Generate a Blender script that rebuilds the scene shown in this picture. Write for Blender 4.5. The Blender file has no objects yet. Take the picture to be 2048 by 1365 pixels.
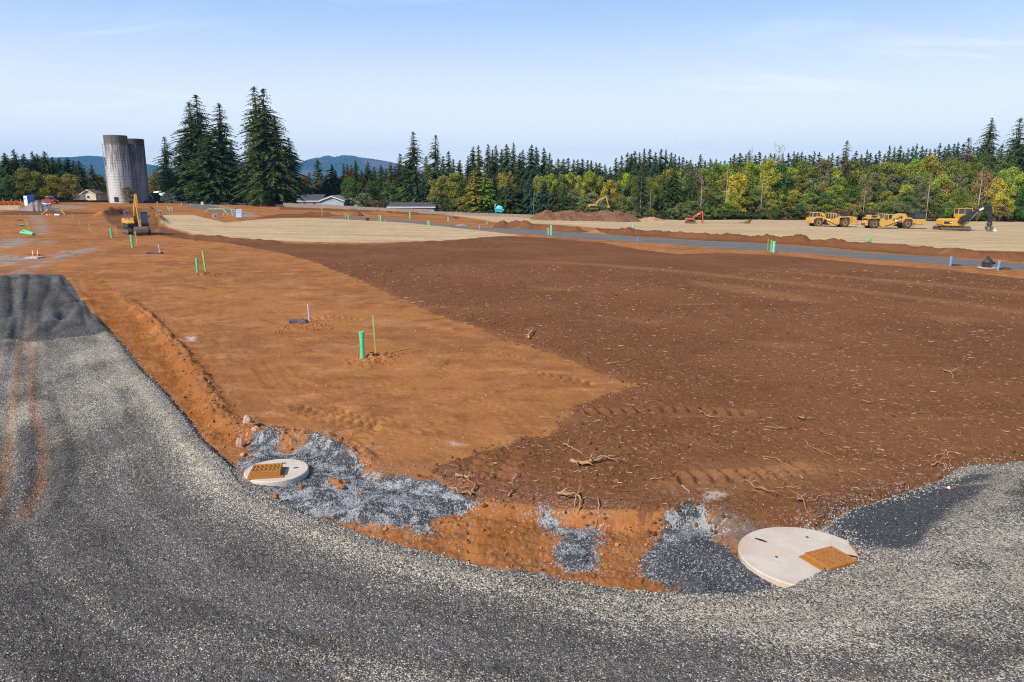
import bpy, math, random
import numpy as np
from mathutils import Vector, Matrix
R = math.radians
rng = np.random.default_rng(7)
random.seed(7)
sc = bpy.context.scene
COL = sc.collection

# ------------------------------------------------------------------ camera, sky, sun, exposure
CAM_H, FPX, PITCH = 6.6, 1500.0, 11.93
cam = bpy.data.cameras.new('camera')
cam.sensor_width = 36.0
cam.lens = FPX / 2048 * 36
cam.clip_start, cam.clip_end = 0.1, 40000
camo = bpy.data.objects.new('camera', cam)
COL.objects.link(camo)
camo.location = (0, 0, CAM_H)
camo.rotation_euler = (R(90 - PITCH), 0, 0)
sc.camera = camo

SUN_EL, SUN_FROM = R(40), R(222)      # compass-like angle from +Y towards +X of the place the sun stands
world = bpy.data.worlds.new('World')
sc.world = world
world.use_nodes = True
wt = world.node_tree
wt.nodes.clear()
wo = wt.nodes.new('ShaderNodeOutputWorld')
bg = wt.nodes.new('ShaderNodeBackground')
sky = wt.nodes.new('ShaderNodeTexSky')
sky.sky_type = 'NISHITA'
sky.sun_disc = False
sky.sun_elevation = SUN_EL
sky.sun_rotation = SUN_FROM
sky.altitude = 60
sky.air_density = 1.0
sky.dust_density = 0.6
sky.ozone_density = 2.2
bg.inputs['Strength'].default_value = 0.132
wt.links.new(bg.outputs[0], wo.inputs[0])
# thin cirrus, laid out by direction in the sky
tc = wt.nodes.new('ShaderNodeTexCoord')
sp = wt.nodes.new('ShaderNodeSeparateXYZ'); wt.links.new(tc.outputs['Generated'], sp.inputs[0])
def wmath(op, a, b=None, clamp=False):
    n = wt.nodes.new('ShaderNodeMath'); n.operation = op; n.use_clamp = clamp
    for i, v in enumerate((a, b)):
        if v is None: continue
        if isinstance(v, (int, float)): n.inputs[i].default_value = v
        else: wt.links.new(v, n.inputs[i])
    return n.outputs[0]
zz = wmath('MAXIMUM', sp.outputs[2], 0.03)
cx = wmath('DIVIDE', sp.outputs[0], wmath('ADD', zz, 0.12))
cy = wmath('DIVIDE', sp.outputs[1], wmath('ADD', zz, 0.12))
cb = wt.nodes.new('ShaderNodeCombineXYZ')
wt.links.new(wmath('MULTIPLY', cx, 0.55), cb.inputs[0]); wt.links.new(wmath('MULTIPLY', cy, 1.25), cb.inputs[1])
def wnoise(scale, detail, rough, dist, off):
    m = wt.nodes.new('ShaderNodeVectorMath'); m.operation = 'ADD'; m.inputs[1].default_value = off
    wt.links.new(cb.outputs[0], m.inputs[0])
    n = wt.nodes.new('ShaderNodeTexNoise'); n.inputs['Scale'].default_value = scale
    n.inputs['Detail'].default_value = detail; n.inputs['Roughness'].default_value = rough
    n.inputs['Distortion'].default_value = dist
    wt.links.new(m.outputs[0], n.inputs['Vector']); return n.outputs[0]
def wramp(v, a, b, lo=0.0, hi=1.0):
    n = wt.nodes.new('ShaderNodeMapRange'); n.interpolation_type = 'SMOOTHSTEP'
    for i, x in ((1, a), (2, b), (3, lo), (4, hi)): n.inputs[i].default_value = x
    wt.links.new(v, n.inputs[0]); return n.outputs[0]
c1 = wramp(wnoise(1.7, 8, 0.62, 0.7, (2.715, 6.83, 0)), 0.47, 0.72)
c2 = wramp(wnoise(0.5, 3, 0.5, 0.2, (11.015, 1.43, 0)), 0.36, 0.58)
cl = wmath('MULTIPLY', c1, c2)
lowband = wramp(sp.outputs[2], 0.0, 0.2, 0.62, 0.0)       # high thin veil towards the horizon
cl = wmath('MULTIPLY', cl, wramp(sp.outputs[2], 0.10, 0.21, 0.70, 0.22))
veil = wmath('ADD', wmath('MULTIPLY', cl, 1.1), wmath('MULTIPLY', lowband, wramp(wnoise(0.9, 5, 0.5, 0.3, (0.3, 5.1, 0)), 0.25, 0.75, 0.5, 1.0)), True)
mx = wt.nodes.new('ShaderNodeMix'); mx.data_type = 'RGBA'
wt.links.new(veil, mx.inputs[0])
mx.inputs[7].default_value = (6.6, 7.1, 7.9, 1)
# the clear autumn blue of the place: the physical sky blended with a paler, bluer air colour
zen = wt.nodes.new('ShaderNodeMix'); zen.data_type = 'RGBA'
wt.links.new(wramp(sp.outputs[2], 0.0, 0.30), zen.inputs[0])
zen.inputs[6].default_value = (7.7, 7.9, 8.1, 1); zen.inputs[7].default_value = (1.75, 3.45, 7.2, 1)
air = wt.nodes.new('ShaderNodeMix'); air.data_type = 'RGBA'; 
wt.links.new(wramp(sp.outputs[2], 0.24, 0.62, 0.80, 0.0), air.inputs[0])
wt.links.new(sky.outputs[0], air.inputs[6]); wt.links.new(zen.outputs[2], air.inputs[7])
wt.links.new(air.outputs[2], mx.inputs[6])
wt.links.new(mx.outputs[2], bg.inputs[0])

sun = bpy.data.lights.new('sun', 'SUN')
sun.energy = 5.0
sun.angle = R(0.53)
sun.color = (1.0, 0.925, 0.80)
suno = bpy.data.objects.new('sun', sun)
COL.objects.link(suno)
sdir = Vector((math.sin(SUN_FROM) * math.cos(SUN_EL), math.cos(SUN_FROM) * math.cos(SUN_EL), math.sin(SUN_EL)))
suno.rotation_euler = sdir.to_track_quat('Z', 'Y').to_euler()
sc.cycles.volume_step_rate = 10
suno.location = (-30, -30, 60)

vs = sc.view_settings
vs.view_transform = 'Standard'; vs.look = 'None'; vs.exposure = 0.2; vs.gamma = 1
sc.cycles.max_bounces = 5; sc.cycles.diffuse_bounces = 2; sc.cycles.glossy_bounces = 2
sc.cycles.transmission_bounces = 3; sc.cycles.transparent_max_bounces = 6; sc.cycles.volume_bounces = 0
sc.cycles.use_denoising = False
sc.cycles.filter_width = 1.15

# ------------------------------------------------------------------ noise and terrain helpers
def _hash(ix, iy, seed):
    h = (ix.astype(np.int64) * 374761393 + iy.astype(np.int64) * 668265263 + seed * 1442695041) & 0xffffffff
    h = ((h ^ (h >> 13)) * 1274126177) & 0xffffffff
    return ((h ^ (h >> 16)) & 0xffff) / 65535.0
def pn(x, y, seed=0):
    x = np.asarray(x, float); y = np.asarray(y, float)
    ix = np.floor(x); iy = np.floor(y); fx = x - ix; fy = y - iy
    ux = fx * fx * fx * (fx * (fx * 6 - 15) + 10); uy = fy * fy * fy * (fy * (fy * 6 - 15) + 10)
    def g(dx, dy):
        a = _hash(ix + dx, iy + dy, seed) * 2 * np.pi
        return np.cos(a) * (fx - dx) + np.sin(a) * (fy - dy)
    a = g(0, 0) * (1 - ux) + g(1, 0) * ux
    b = g(0, 1) * (1 - ux) + g(1, 1) * ux
    return (a * (1 - uy) + b * uy) * 1.5
def fbm(x, y, seed=0, o=4):
    s = 0; a = 1.0
    for i in range(o):
        s = s + a * pn(x * 2 ** i + 17.3 * i, y * 2 ** i - 9.1 * i, seed + i); a *= 0.5
    return s
def S(t):
    t = np.clip(t, 0, 1); return t * t * (3 - 2 * t)
def g_base(x, y):
    s = S((y - 25) / 65.0)
    xc = np.clip(x, -260, 260); yc = np.clip(y, 0, 320)
    return s * (-0.0207 * xc - 0.0029 * yc)
def P(px, py, iters=12):
    """world point on the bare ground seen at a pixel of the 2048-wide photograph"""
    px = np.asarray(px, float); py = np.asarray(py, float)
    a = R(PITCH)
    u = (px - 1024) / FPX; v = (py - 682.5) / FPX
    dx = u; dy = math.cos(a) - v * math.sin(a); dz = -math.sin(a) - v * math.cos(a)
    t = CAM_H / np.maximum(-dz, 1e-3)
    for _ in range(iters):
        z = g_base(dx * t, dy * t)
        t = 0.5 * t + 0.5 * (CAM_H - z) / np.maximum(-dz, 1e-3)
    return dx * t, dy * t
def W(pts):
    p = np.array(pts, float); x, y = P(p[:, 0], p[:, 1], 40)
    return np.stack([x, y], 1)
def seg_dist(x, y, poly, closed=True):
    best = np.full(x.shape, 1e9); along = np.zeros(x.shape); acc = 0.0
    n = len(poly)
    for i in range(n if closed else n - 1):
        a = poly[i]; b = poly[(i + 1) % n]
        d = b - a; L2 = max(float(d @ d), 1e-9)
        t = np.clip(((x - a[0]) * d[0] + (y - a[1]) * d[1]) / L2, 0, 1)
        dd = (x - a[0] - t * d[0]) ** 2 + (y - a[1] - t * d[1]) ** 2
        m = dd < best; best = np.where(m, dd, best)
        L = math.sqrt(L2); along = np.where(m, acc + t * L, along); acc += L
    return np.sqrt(best), along
def sdf(x, y, poly):
    """signed distance, positive inside"""
    d, _ = seg_dist(x, y, poly)
    ins = np.zeros(x.shape, bool); n = len(poly)
    for i in range(n):
        a = poly[i]; b = poly[(i + 1) % n]
        if a[1] == b[1]: continue
        c = ((a[1] > y) != (b[1] > y)) & (x < (b[0] - a[0]) * (y - a[1]) / (b[1] - a[1]) + a[0])
        ins ^= c
    return np.where(ins, d, -d)

ROAD_EDGE = [(0, 555), (60, 552), (125, 552), (145, 572), (162, 602), (195, 635), (222, 660), (252, 690), (290, 740), (330, 775), (352, 805),
    (380, 835), (397, 865), (440, 905), (470, 935), (491, 962), (524, 985), (597, 1015), (656, 1041), (707, 1053), (770, 1074), (872, 1098),
    (985, 1128), (1107, 1145), (1217, 1161), (1300, 1171), (1400, 1176), (1480, 1178), (1542, 1176), (1590, 1149), (1640, 1141), (1690, 1128), (1724, 1116),
    (1712, 1100), (1700, 1085), (1660, 1058), (1628, 1054), (1691, 1010), (1773, 992), (1840, 975), (1887, 963), (1902, 945), (1940, 932), (2030, 916), (2300, 880)]
_re = W(ROAD_EDGE)
W_ROAD = np.vstack([_re, [[60, 5], [60, -40], [-90, -40], [-90, _re[0][1] + 0.5]]])
PAD_EDGE = [(165, 545), (206, 556), (240, 592), (290, 632), (345, 688), (378, 735), (410, 788), (432, 832), (480, 858), (520, 868),
    (640, 880), (720, 915), (760, 945), (850, 965), (935, 1000), (1100, 1012), (1210, 1022), (1320, 1020), (1400, 1012), (1460, 1040),
    (1600, 1050), (1680, 1000), (1880, 950), (2048, 900), (2300, 860)]
_pe = W(PAD_EDGE)
W_DITCH = np.vstack([_pe, W([(2300, 900), (2030, 930), (1902, 955), (1773, 1002), (1700, 1100), (1600, 1180), (1400, 1200), (985, 1150), (770, 1090), (597, 1030), (470, 950), (390, 880), (345, 820), (250, 720), (200, 660), (172, 600)])])
TOPS = [W(p) for p in [
    [(318, 470), (380, 480), (450, 487), (560, 505), (640, 530), (700, 552), (735, 566), (760, 580), (830, 610), (900, 640), (960, 660), (1010, 680), (1060, 695),
     (1120, 715), (1170, 735), (1230, 758), (1282, 774), (1200, 795), (1150, 815), (1130, 840), (1090, 872), (1040, 880), (980, 900), (900, 925), (845, 945), (900, 965),
     (935, 998), (1000, 1003), (1100, 1012), (1180, 1022), (1235, 1014), (1290, 1032), (1330, 1022), (1400, 1012), (1430, 1036), (1480, 1052), (1560, 1062), (1628, 1058),
     (1691, 1012), (1773, 994), (1887, 966), (1940, 935), (2048, 914), (2400, 870), (2400, 590), (2048, 556), (1900, 541), (1760, 530), (1640, 519), (1540, 511), (1440, 506),
     (1360, 509), (1300, 502), (1250, 495), (1200, 486), (1100, 476), (1000, 472), (900, 478), (760, 489), (600, 488), (480, 483), (400, 474), (345, 460), (318, 452)],
    [(205, 424), (300, 424), (306, 432), (318, 455), (300, 470), (250, 466), (215, 445)],
    [(0, 424), (110, 422), (170, 424), (200, 426), (170, 429), (0, 432)],
    [(560, 412), (700, 412), (850, 423), (900, 430), (820, 431), (760, 426), (640, 422), (560, 420)],
    [(560, 428), (640, 428), (690, 432), (640, 436), (560, 436), (500, 437)],
    [(985, 455), (1010, 442), (1035, 446), (1090, 450), (1150, 456), (1180, 464), (1160, 467), (1080, 461), (1030, 459)],
    [(1185, 468), (1210, 457), (1260, 460), (1330, 463), (1420, 470), (1540, 478), (1640, 482), (1760, 488), (1900, 500), (2060, 505), (2060, 524), (1900, 514), (1760, 505), (1640, 494), (1500, 486), (1300, 475)],
]]
STRAW = [W(p) for p in [
    [(306, 431), (380, 430), (450, 445), (500, 441), (560, 437), (640, 437), (700, 440), (800, 445), (870, 452), (930, 458), (1007, 467), (1045, 471), (980, 475), (880, 482), (760, 486), (600, 484),
     (480, 479), (400, 470), (340, 456), (316, 442)],
    [(885, 429), (950, 438), (1000, 446), (1060, 447), (1130, 450), (1200, 457), (1260, 460), (1350, 463), (1450, 470), (1600, 479), (1700, 484), (1800, 489), (1900, 499), (2048, 503), (2500, 540), (2500, 446), (2048, 442), (1800, 443), (1600, 440), (1270, 439), (1100, 437), (1000, 432), (930, 430)],
    [(-200, 411), (40, 411), (36, 421), (-200, 422)],
]]
LANES = [W(p) for p in [
    [(939, 454), (986, 455), (1072, 461), (1189, 469), (1299, 476), (1408, 481), (1517, 488), (1640, 496.5), (1763, 508), (1854, 512), (2048, 527), (2400, 560), (2400, 575), (2048, 541.5), (1854, 526), (1717, 517), (1640, 509), (1490, 501), (1408, 495), (1340, 489), (1271, 484.5), (1179, 478.5), (1093, 472), (1007, 464.5), (939, 457)],
    [(660, 433), (760, 436), (850, 445), (939, 454), (939, 458), (850, 450), (740, 440), (660, 437)],
    [(355, 408), (420, 410), (470, 424), (500, 428), (420, 424), (370, 412)],
]]
PATCHES = [W(p) for p in [
    [(62, 426), (85, 424), (84, 438), (92, 452), (104, 466), (80, 470), (72, 462), (68, 445), (60, 436)],
    [(-40, 478), (40, 476), (75, 478), (60, 488), (30, 496), (-40, 500)],
    [(-40, 506), (0, 508), (90, 514), (50, 530), (-40, 532)],
    [(82, 483), (112, 480), (100, 488), (84, 490)],
    [(120, 503), (190, 496), (210, 494), (180, 504), (130, 516), (40, 548), (20, 550), (80, 526)],
    [(100, 410), (165, 412), (175, 417), (110, 421)],
    [(400, 409), (440, 410), (520, 432), (480, 436), (430, 420)],
    [(28, 549), (56, 546), (50, 555), (30, 556)],
]]
BLUE = [W(p) for p in [
    [(503, 871), (536, 868), (567, 881), (570, 896), (592, 883), (623, 873), (656, 877), (681, 889), (717, 906), (719, 927), (740, 942), (778, 944), (816, 951), (836, 962), (872, 962), (910, 982),
     (938, 1003), (877, 1018), (856, 1036), (859, 1049), (836, 1054), (816, 1036), (745, 1041), (707, 1037), (668, 1028), (648, 1013), (602, 1018), (562, 1003), (529, 983), (491, 962), (468, 916), (486, 896)],
    [(1083, 1009), (1120, 1026), (1151, 1033), (1186, 1026), (1200, 1045), (1190, 1082), (1183, 1109), (1139, 1112), (1115, 1082), (1107, 1040), (1085, 1028)],
    [(988, 1119), (1022, 1116), (1095, 1116), (1132, 1131), (1115, 1136), (1022, 1130)],
    [(1330, 1023), (1378, 1006), (1402, 1012), (1420, 1038), (1454, 1074), (1473, 1090), (1492, 1095), (1504, 1121), (1548, 1160), (1545, 1180), (1400, 1180), (1360, 1166), (1290, 1110), (1287, 1086), (1310, 1066), (1325, 1045)],
    [(1630, 1058), (1691, 1010), (1773, 992), (1887, 963), (1960, 968), (1905, 1008), (1862, 1040), (1835, 1088), (1800, 1103), (1745, 1096), (1700, 1090)],
]]
DARKG = [W(p) for p in [
    [(1400, 1050), (1454, 1078), (1504, 1121), (1548, 1160), (1545, 1180), (1400, 1180), (1360, 1160), (1300, 1110), (1330, 1080)],
    [(1640, 1060), (1700, 1015), (1773, 998), (1887, 975), (1980, 970), (1915, 1012), (1868, 1045), (1845, 1092), (1800, 1103), (1745, 1096), (1700, 1090)],
    [(1740, 990), (1930, 955), (2010, 945), (1960, 965), (1800, 1010)],
]]
HEAP = W([(-60, 556), (60, 552), (125, 552), (145, 572), (162, 602), (195, 635), (222, 660), (200, 670), (150, 676), (80, 684), (0, 684), (-60, 684)])
SCUFF = [W(p) for p in [
    [(1000, 520), (1200, 528), (1400, 545), (1600, 566), (1800, 590), (2100, 630), (2100, 638), (1800, 597), (1600, 573), (1400, 551), (1200, 534)], [(1500, 540), (1800, 562), (2100, 590), (2100, 596), (1800, 568)],
    [(1385, 563), (1500, 574), (1620, 596), (1660, 608), (1560, 602), (1460, 584), (1395, 573)], [(1840, 632), (1960, 640), (1900, 648)],
    [(1300, 975), (1400, 935), (1600, 922), (1760, 940), (1640, 968), (1480, 990), (1330, 995)], [(1125, 838), (1180, 842), (1160, 858), (1120, 850), (1090, 868), (1100, 852)], [(1060, 572), (1160, 582), (1080, 584)],
    [(1170, 898), (1220, 905), (1180, 912)], [(1430, 826), (1530, 824), (1520, 834), (1440, 836)], [(1380, 884), (1430, 896), (1400, 900)], [(1240, 640), (1330, 646), (1300, 652)], [(1500, 690), (1640, 694), (1560, 700)]]]
CHALK = [W(p) for p in [[(1408, 992), (1430, 986), (1456, 990), (1448, 998), (1420, 1002)], [(372, 672), (392, 674), (388, 684), (374, 682)], [(895, 882), (930, 890), (905, 892)]]]
GREYSOIL = W([(1422, 1030), (1460, 1030), (1500, 1040), (1560, 1058), (1500, 1064), (1484, 1090), (1454, 1070)])
RUT2 = [W(p) for p in [
    [(22, 556), (26, 600), (34, 640), (30, 680)], [(36, 556), (30, 590), (22, 640)], [(104, 562), (100, 585), (84, 610), (80, 650)], [(126, 560), (138, 585), (160, 606)],
    [(164, 606), (132, 611), (120, 620), (127, 634), (118, 650), (98, 668)], [(160, 608), (146, 622), (128, 640)], [(163, 612), (168, 634), (174, 655)], [(176, 610), (182, 630), (186, 645)], [(150, 608), (140, 620)], [(60, 556), (54, 600), (52, 640), (44, 680)]]]
ARCS = [W(p) for p in [
    [(905, 690), (860, 735), (770, 770), (690, 775), (600, 750)], [(930, 705), (880, 755), (790, 790), (700, 797), (600, 770)], [(520, 730), (560, 790), (650, 840), (780, 870), (900, 860)], [(540, 720), (590, 780), (680, 825), (800, 852), (900, 842)],
    [(700, 900), (760, 840), (850, 800), (1000, 780)], [(300, 600), (420, 660), (480, 720)], [(270, 540), (500, 600), (700, 690)], [(950, 800), (1010, 830), (1050, 870)]]]
RUTS = [W(p) for p in [
    [(85, 556), (78, 566), (62, 606), (50, 660), (40, 705), (34, 750), (24, 807), (14, 900), (-5, 1000), (-30, 1080)],
    [(88, 570), (68, 632), (64, 676), (62, 734), (62, 793), (74, 850), (88, 900), (80, 970), (40, 1040)],
    [(24, 556), (8, 590), (-10, 640)],
]]
BERM = [W(p) for p in [
    [(1002, 454), (1022, 454), (1048, 458)], [(1060, 458), (1100, 460), (1150, 464)],
    [(1195, 468), (1240, 469), (1300, 471), (1400, 476), (1460, 479), (1540, 484), (1600, 488)], [(1600, 489), (1680, 493), (1760, 500), (1860, 508), (1950, 515), (2060, 522), (2300, 548)],
    [(205, 433), (250, 428), (300, 428), (316, 448)], [(400, 474), (450, 481), (540, 486)], [(620, 428), (680, 430), (730, 430)], [(560, 418), (700, 422), (830, 430)],
]]
BERM_H = [1.1, .7, .85, .85, 1.3, .35, .5, .5]
CREST = _pe[1:12]
MOUNDS = [(P(738, 722), 0.75, 0.10), (P(765, 716), 0.55, 0.10), (P(402, 553), 0.7, .12), (P(418, 552), 0.8, .1), (P(600, 654), 1.1, .05), (P(1230, 1180), 1.2, -.02)]

# slabs sit in the ditch
SLABS = [(P(553, 940), 1.46, 0.0), (P(1612, 1108), 2.36, -0.035)]

def fields(x, y):
    f = {}
    f['road'] = sdf(x, y, W_ROAD)
    f['ditch'] = sdf(x, y, W_DITCH)
    f['top'] = np.max([sdf(x, y, p) for p in TOPS], axis=0)
    f['straw'] = np.max([sdf(x, y, p) for p in STRAW], axis=0)
    f['lane'] = np.max([sdf(x, y, p) for p in LANES], axis=0)
    f['patch'] = np.max([sdf(x, y, p) for p in PATCHES], axis=0)
    f['blue'] = np.max([sdf(x, y, p) for p in BLUE], axis=0)
    f['darkg'] = np.max([sdf(x, y, p) for p in DARKG], axis=0)
    f['heap'] = sdf(x, y, HEAP)
    f['scuff'] = np.max([sdf(x, y, p) for p in SCUFF], axis=0)
    f['chalk'] = np.max([sdf(x, y, p) for p in CHALK], axis=0)
    f['grey'] = sdf(x, y, GREYSOIL)
    f['rut'] = -np.min([seg_dist(x, y, p, False)[0] for p in RUTS], axis=0)
    return f
CLEATS = [(W([(590, 815), (650, 835), (700, 848), (742, 858)]), .30), (W([(660, 818), (720, 838), (760, 852)]), .2), (W([(975, 700), (1050, 722)]), .22), (W([(1160, 828), (1300, 822), (1500, 830)]), .3),
          (W([(600, 640), (660, 634), (712, 640)]), .3), (W([(1060, 745), (1180, 770)]), .25), (W([(955, 1020), (960, 1100)]), .25), (W([(1050, 905), (1010, 960)]), .28), (W([(985, 905), (940, 965)]), .28),
          (W([(1340, 960), (1470, 955), (1620, 940)]), .4)]
def height(x, y, f):
    d = np.hypot(x, y)
    z = g_base(x, y)
    near = S((90 - d) / 60)
    # ditch and gravel shelf
    dit = S((f['ditch'] + 0.02) / 0.34) * S((50 - d) / 14)
    rd = S((f['road'] + 0.10 + 0.05 * pn(x * 3, y * 3, 5)) / 0.38)
    z = z + -(0.20 + .12 * S((x + 2) / 5)) * dit * (1 - rd)
    z = z + rd * near * (0.02 * fbm(x * .5, y * .5, 21, 3) + 0.012 * pn(x * 9, y * 9, 3) + 0.008 * pn(x * 22, y * 22, 4))
    # gravel ridge along the edge of the shelf
    z = z + near * 0.05 * np.exp(-((f['road'] - 0.45) / 0.22) ** 2) * (0.7 + .6 * pn(x * 1.3, y * 1.3, 9))
    # slumps of blue gravel in the ditch
    bl = S((f['blue'] + 0.1 * pn(x * 4, y * 4, 31)) / 0.5) * (1 - rd)
    z = z + bl * (0.10 + 0.10 * fbm(x * 1.1, y * 1.1, 41, 3) + .015 * pn(x * 16, y * 16, 42))
    # dirt
    dirt = (1 - rd) * (1 - bl)
    rough = 1.0 + 1.6 * dit + 0.5 * S(f['top'] / .5)
    z = z + dirt * near * (0.030 * fbm(x * .35, y * .35, 51, 3) + rough * 0.010 * pn(x * 5, y * 5, 53) + rough * 0.007 * pn(x * 13, y * 13, 54))
    z = z + (1 - rd) * near * 0.05 * S(f['top'] / .35)
    tl = S(f['top'] / .4) * near
    z = z + tl * (0.022 * np.abs(pn(x * 4.1, y * 4.1, 57)) + 0.012 * np.abs(pn(x * 11, y * 11, 58)))
    # loose clods on both sides of the bank
    cd, al = seg_dist(x, y, CREST, False)
    z = z + S((54 - d) / 12) * 0.13 * np.exp(-((cd - .12) / .22) ** 2) * (0.9 + 1.0 * pn(al * 1.1, cd * 2, 61))
    cl = np.exp(-((cd - 0.1) / 0.48) ** 2) * S((54 - d) / 12)
    z = z + (1 - rd) * cl * (0.13 * np.maximum(pn(x * 2.6, y * 2.6, 62), -.1) + 0.11 * np.maximum(pn(x * 5.7, y * 5.7, 63) - .05, 0))
    dz2 = S((f['ditch']) / 0.4) * dirt
    z = z + dz2 * (0.05 * fbm(x * .9, y * .9, 65, 3) + 0.035 * np.maximum(pn(x * 9, y * 9, 66), 0) * (pn(x * .8, y * .8, 67) > 0))
    # heap of dark gravel with ruts pressed into it
    hp = S((f['heap'] + 0.2) / 0.7)
    z = z + hp * (0.12 + 0.02 * fbm(x * .7, y * .35, 71, 3) + 0.012 * np.maximum(pn(x * .9 + 2.0 * pn(x * .2, y * .2, 72), y * .22, 73), -0.15))
    for p, dep in zip(RUTS, (0.05, 0.05, .06)):
        rr, _ = seg_dist(x, y, p, False)
        z = z + near * (-dep * np.exp(-(rr / .28) ** 2) + dep * .6 * np.exp(-((rr - .48) / .14) ** 2))
    for p in RUT2:
        rr, _ = seg_dist(x, y, p, False)
        z = z - .09 * np.exp(-(rr / .17) ** 2) + .05 * np.exp(-((rr - .5) / .2) ** 2)
    for p in ARCS:
        rr, al2 = seg_dist(x, y, p, False)
        z = z + near * (1 - rd) * S((.30 - rr) / .1) * S(pn(al2 * .3, al2 * 0 + 2, 33) + .6) * (.014 * np.sin(al2 * 16 + rr * 12) - .010) + near * (1 - rd) * .008 * np.exp(-((rr - .38) / .08) ** 2)
    for p, w in CLEATS:
        rr, al2 = seg_dist(x, y, p, False)
        z = z + near * S((w - rr) / .08) * (0.055 * np.sin(al2 * 2 * np.pi / .38 + rr * 4) - 0.016)
    # wheel lines crossing the orange pad
    for (a, b, w) in ((-0.55, 3.0, .9), (-0.35, -2.0, .8)):
        t = (x - a * y - b)
        z = z + near * dirt * 0.006 * np.sin(t * 9 + 2 * pn(x * .3, y * .3, 81)) * S((1.6 - np.abs(t)) / .8)
    for (mx_, my_), r_, h_ in MOUNDS:
        q = np.hypot(x - mx_, y - my_) / r_
        z = z + h_ * np.exp(-q * q) * (1 + 1.1 * pn(x * 4, y * 4, 91))
    for p, h_ in zip(BERM, BERM_H):
        rr, al = seg_dist(x, y, p, False)
        w = 1.9 + .5 * pn(al * .2, al * 0 + 3, 95)
        z = z + h_ * S(1 - rr / w) * (0.85 + .40 * pn(al * .35, al * 0, 93) + .22 * pn(x * 1.3, y * 1.3, 94) + .10 * pn(x * 2.6, y * 1.4, 96) + .05 * np.abs(pn(x * 5, y * 2, 99)))
    far = S((d - 30) / 40) * S((400 - d) / 100)
    z = z + far * (0.10 * fbm(x * .06, y * .06, 97, 3) + 0.03 * pn(x * .9, y * .5, 98))
    for (sx, sy), sd_, sz in SLABS:
        q = np.hypot(x - sx, y - sy)
        if sz == 0.0:
            w_ = S((sd_ / 2 + .55 - q) / .45) * (f['road'] < 0.15); z = z * (1 - w_) + w_ * (sz - .085 - .06 * S((x - sx) / .5) + .05 * S((sx - x - .2) / .4) + .03 * pn(x * 6, y * 6, 88))
        else:
            w_ = S((sd_ / 2 + .7 - q) / .6) * (f['road'] < -.02); z = z * (1 - w_) + w_ * (sz - .10 - .05 * S((x - sx) / .6) + .025 * pn(x * 5, y * 5, 89))
        z = np.where((q < sd_ / 2 - .04) & (f['road'] < -0.02), np.minimum(z, sz - 0.08), z)
    return z
def H1(x, y):
    x = np.atleast_1d(np.asarray(x, float)); y = np.atleast_1d(np.asarray(y, float))
    return height(x, y, fields(x, y))
def G(px, py):
    x, y = P(px, py, 40); z = H1(x, y)[0]
    return Vector((float(x), float(y), float(z)))
def px_m(px, py):
    """metres per photo pixel at the ground point under a pixel"""
    x, y = P(px, py, 40)
    a = R(PITCH); z = float(g_base(x, y)) - CAM_H
    return float((y * math.cos(a) - z * math.sin(a)) / FPX)

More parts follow.
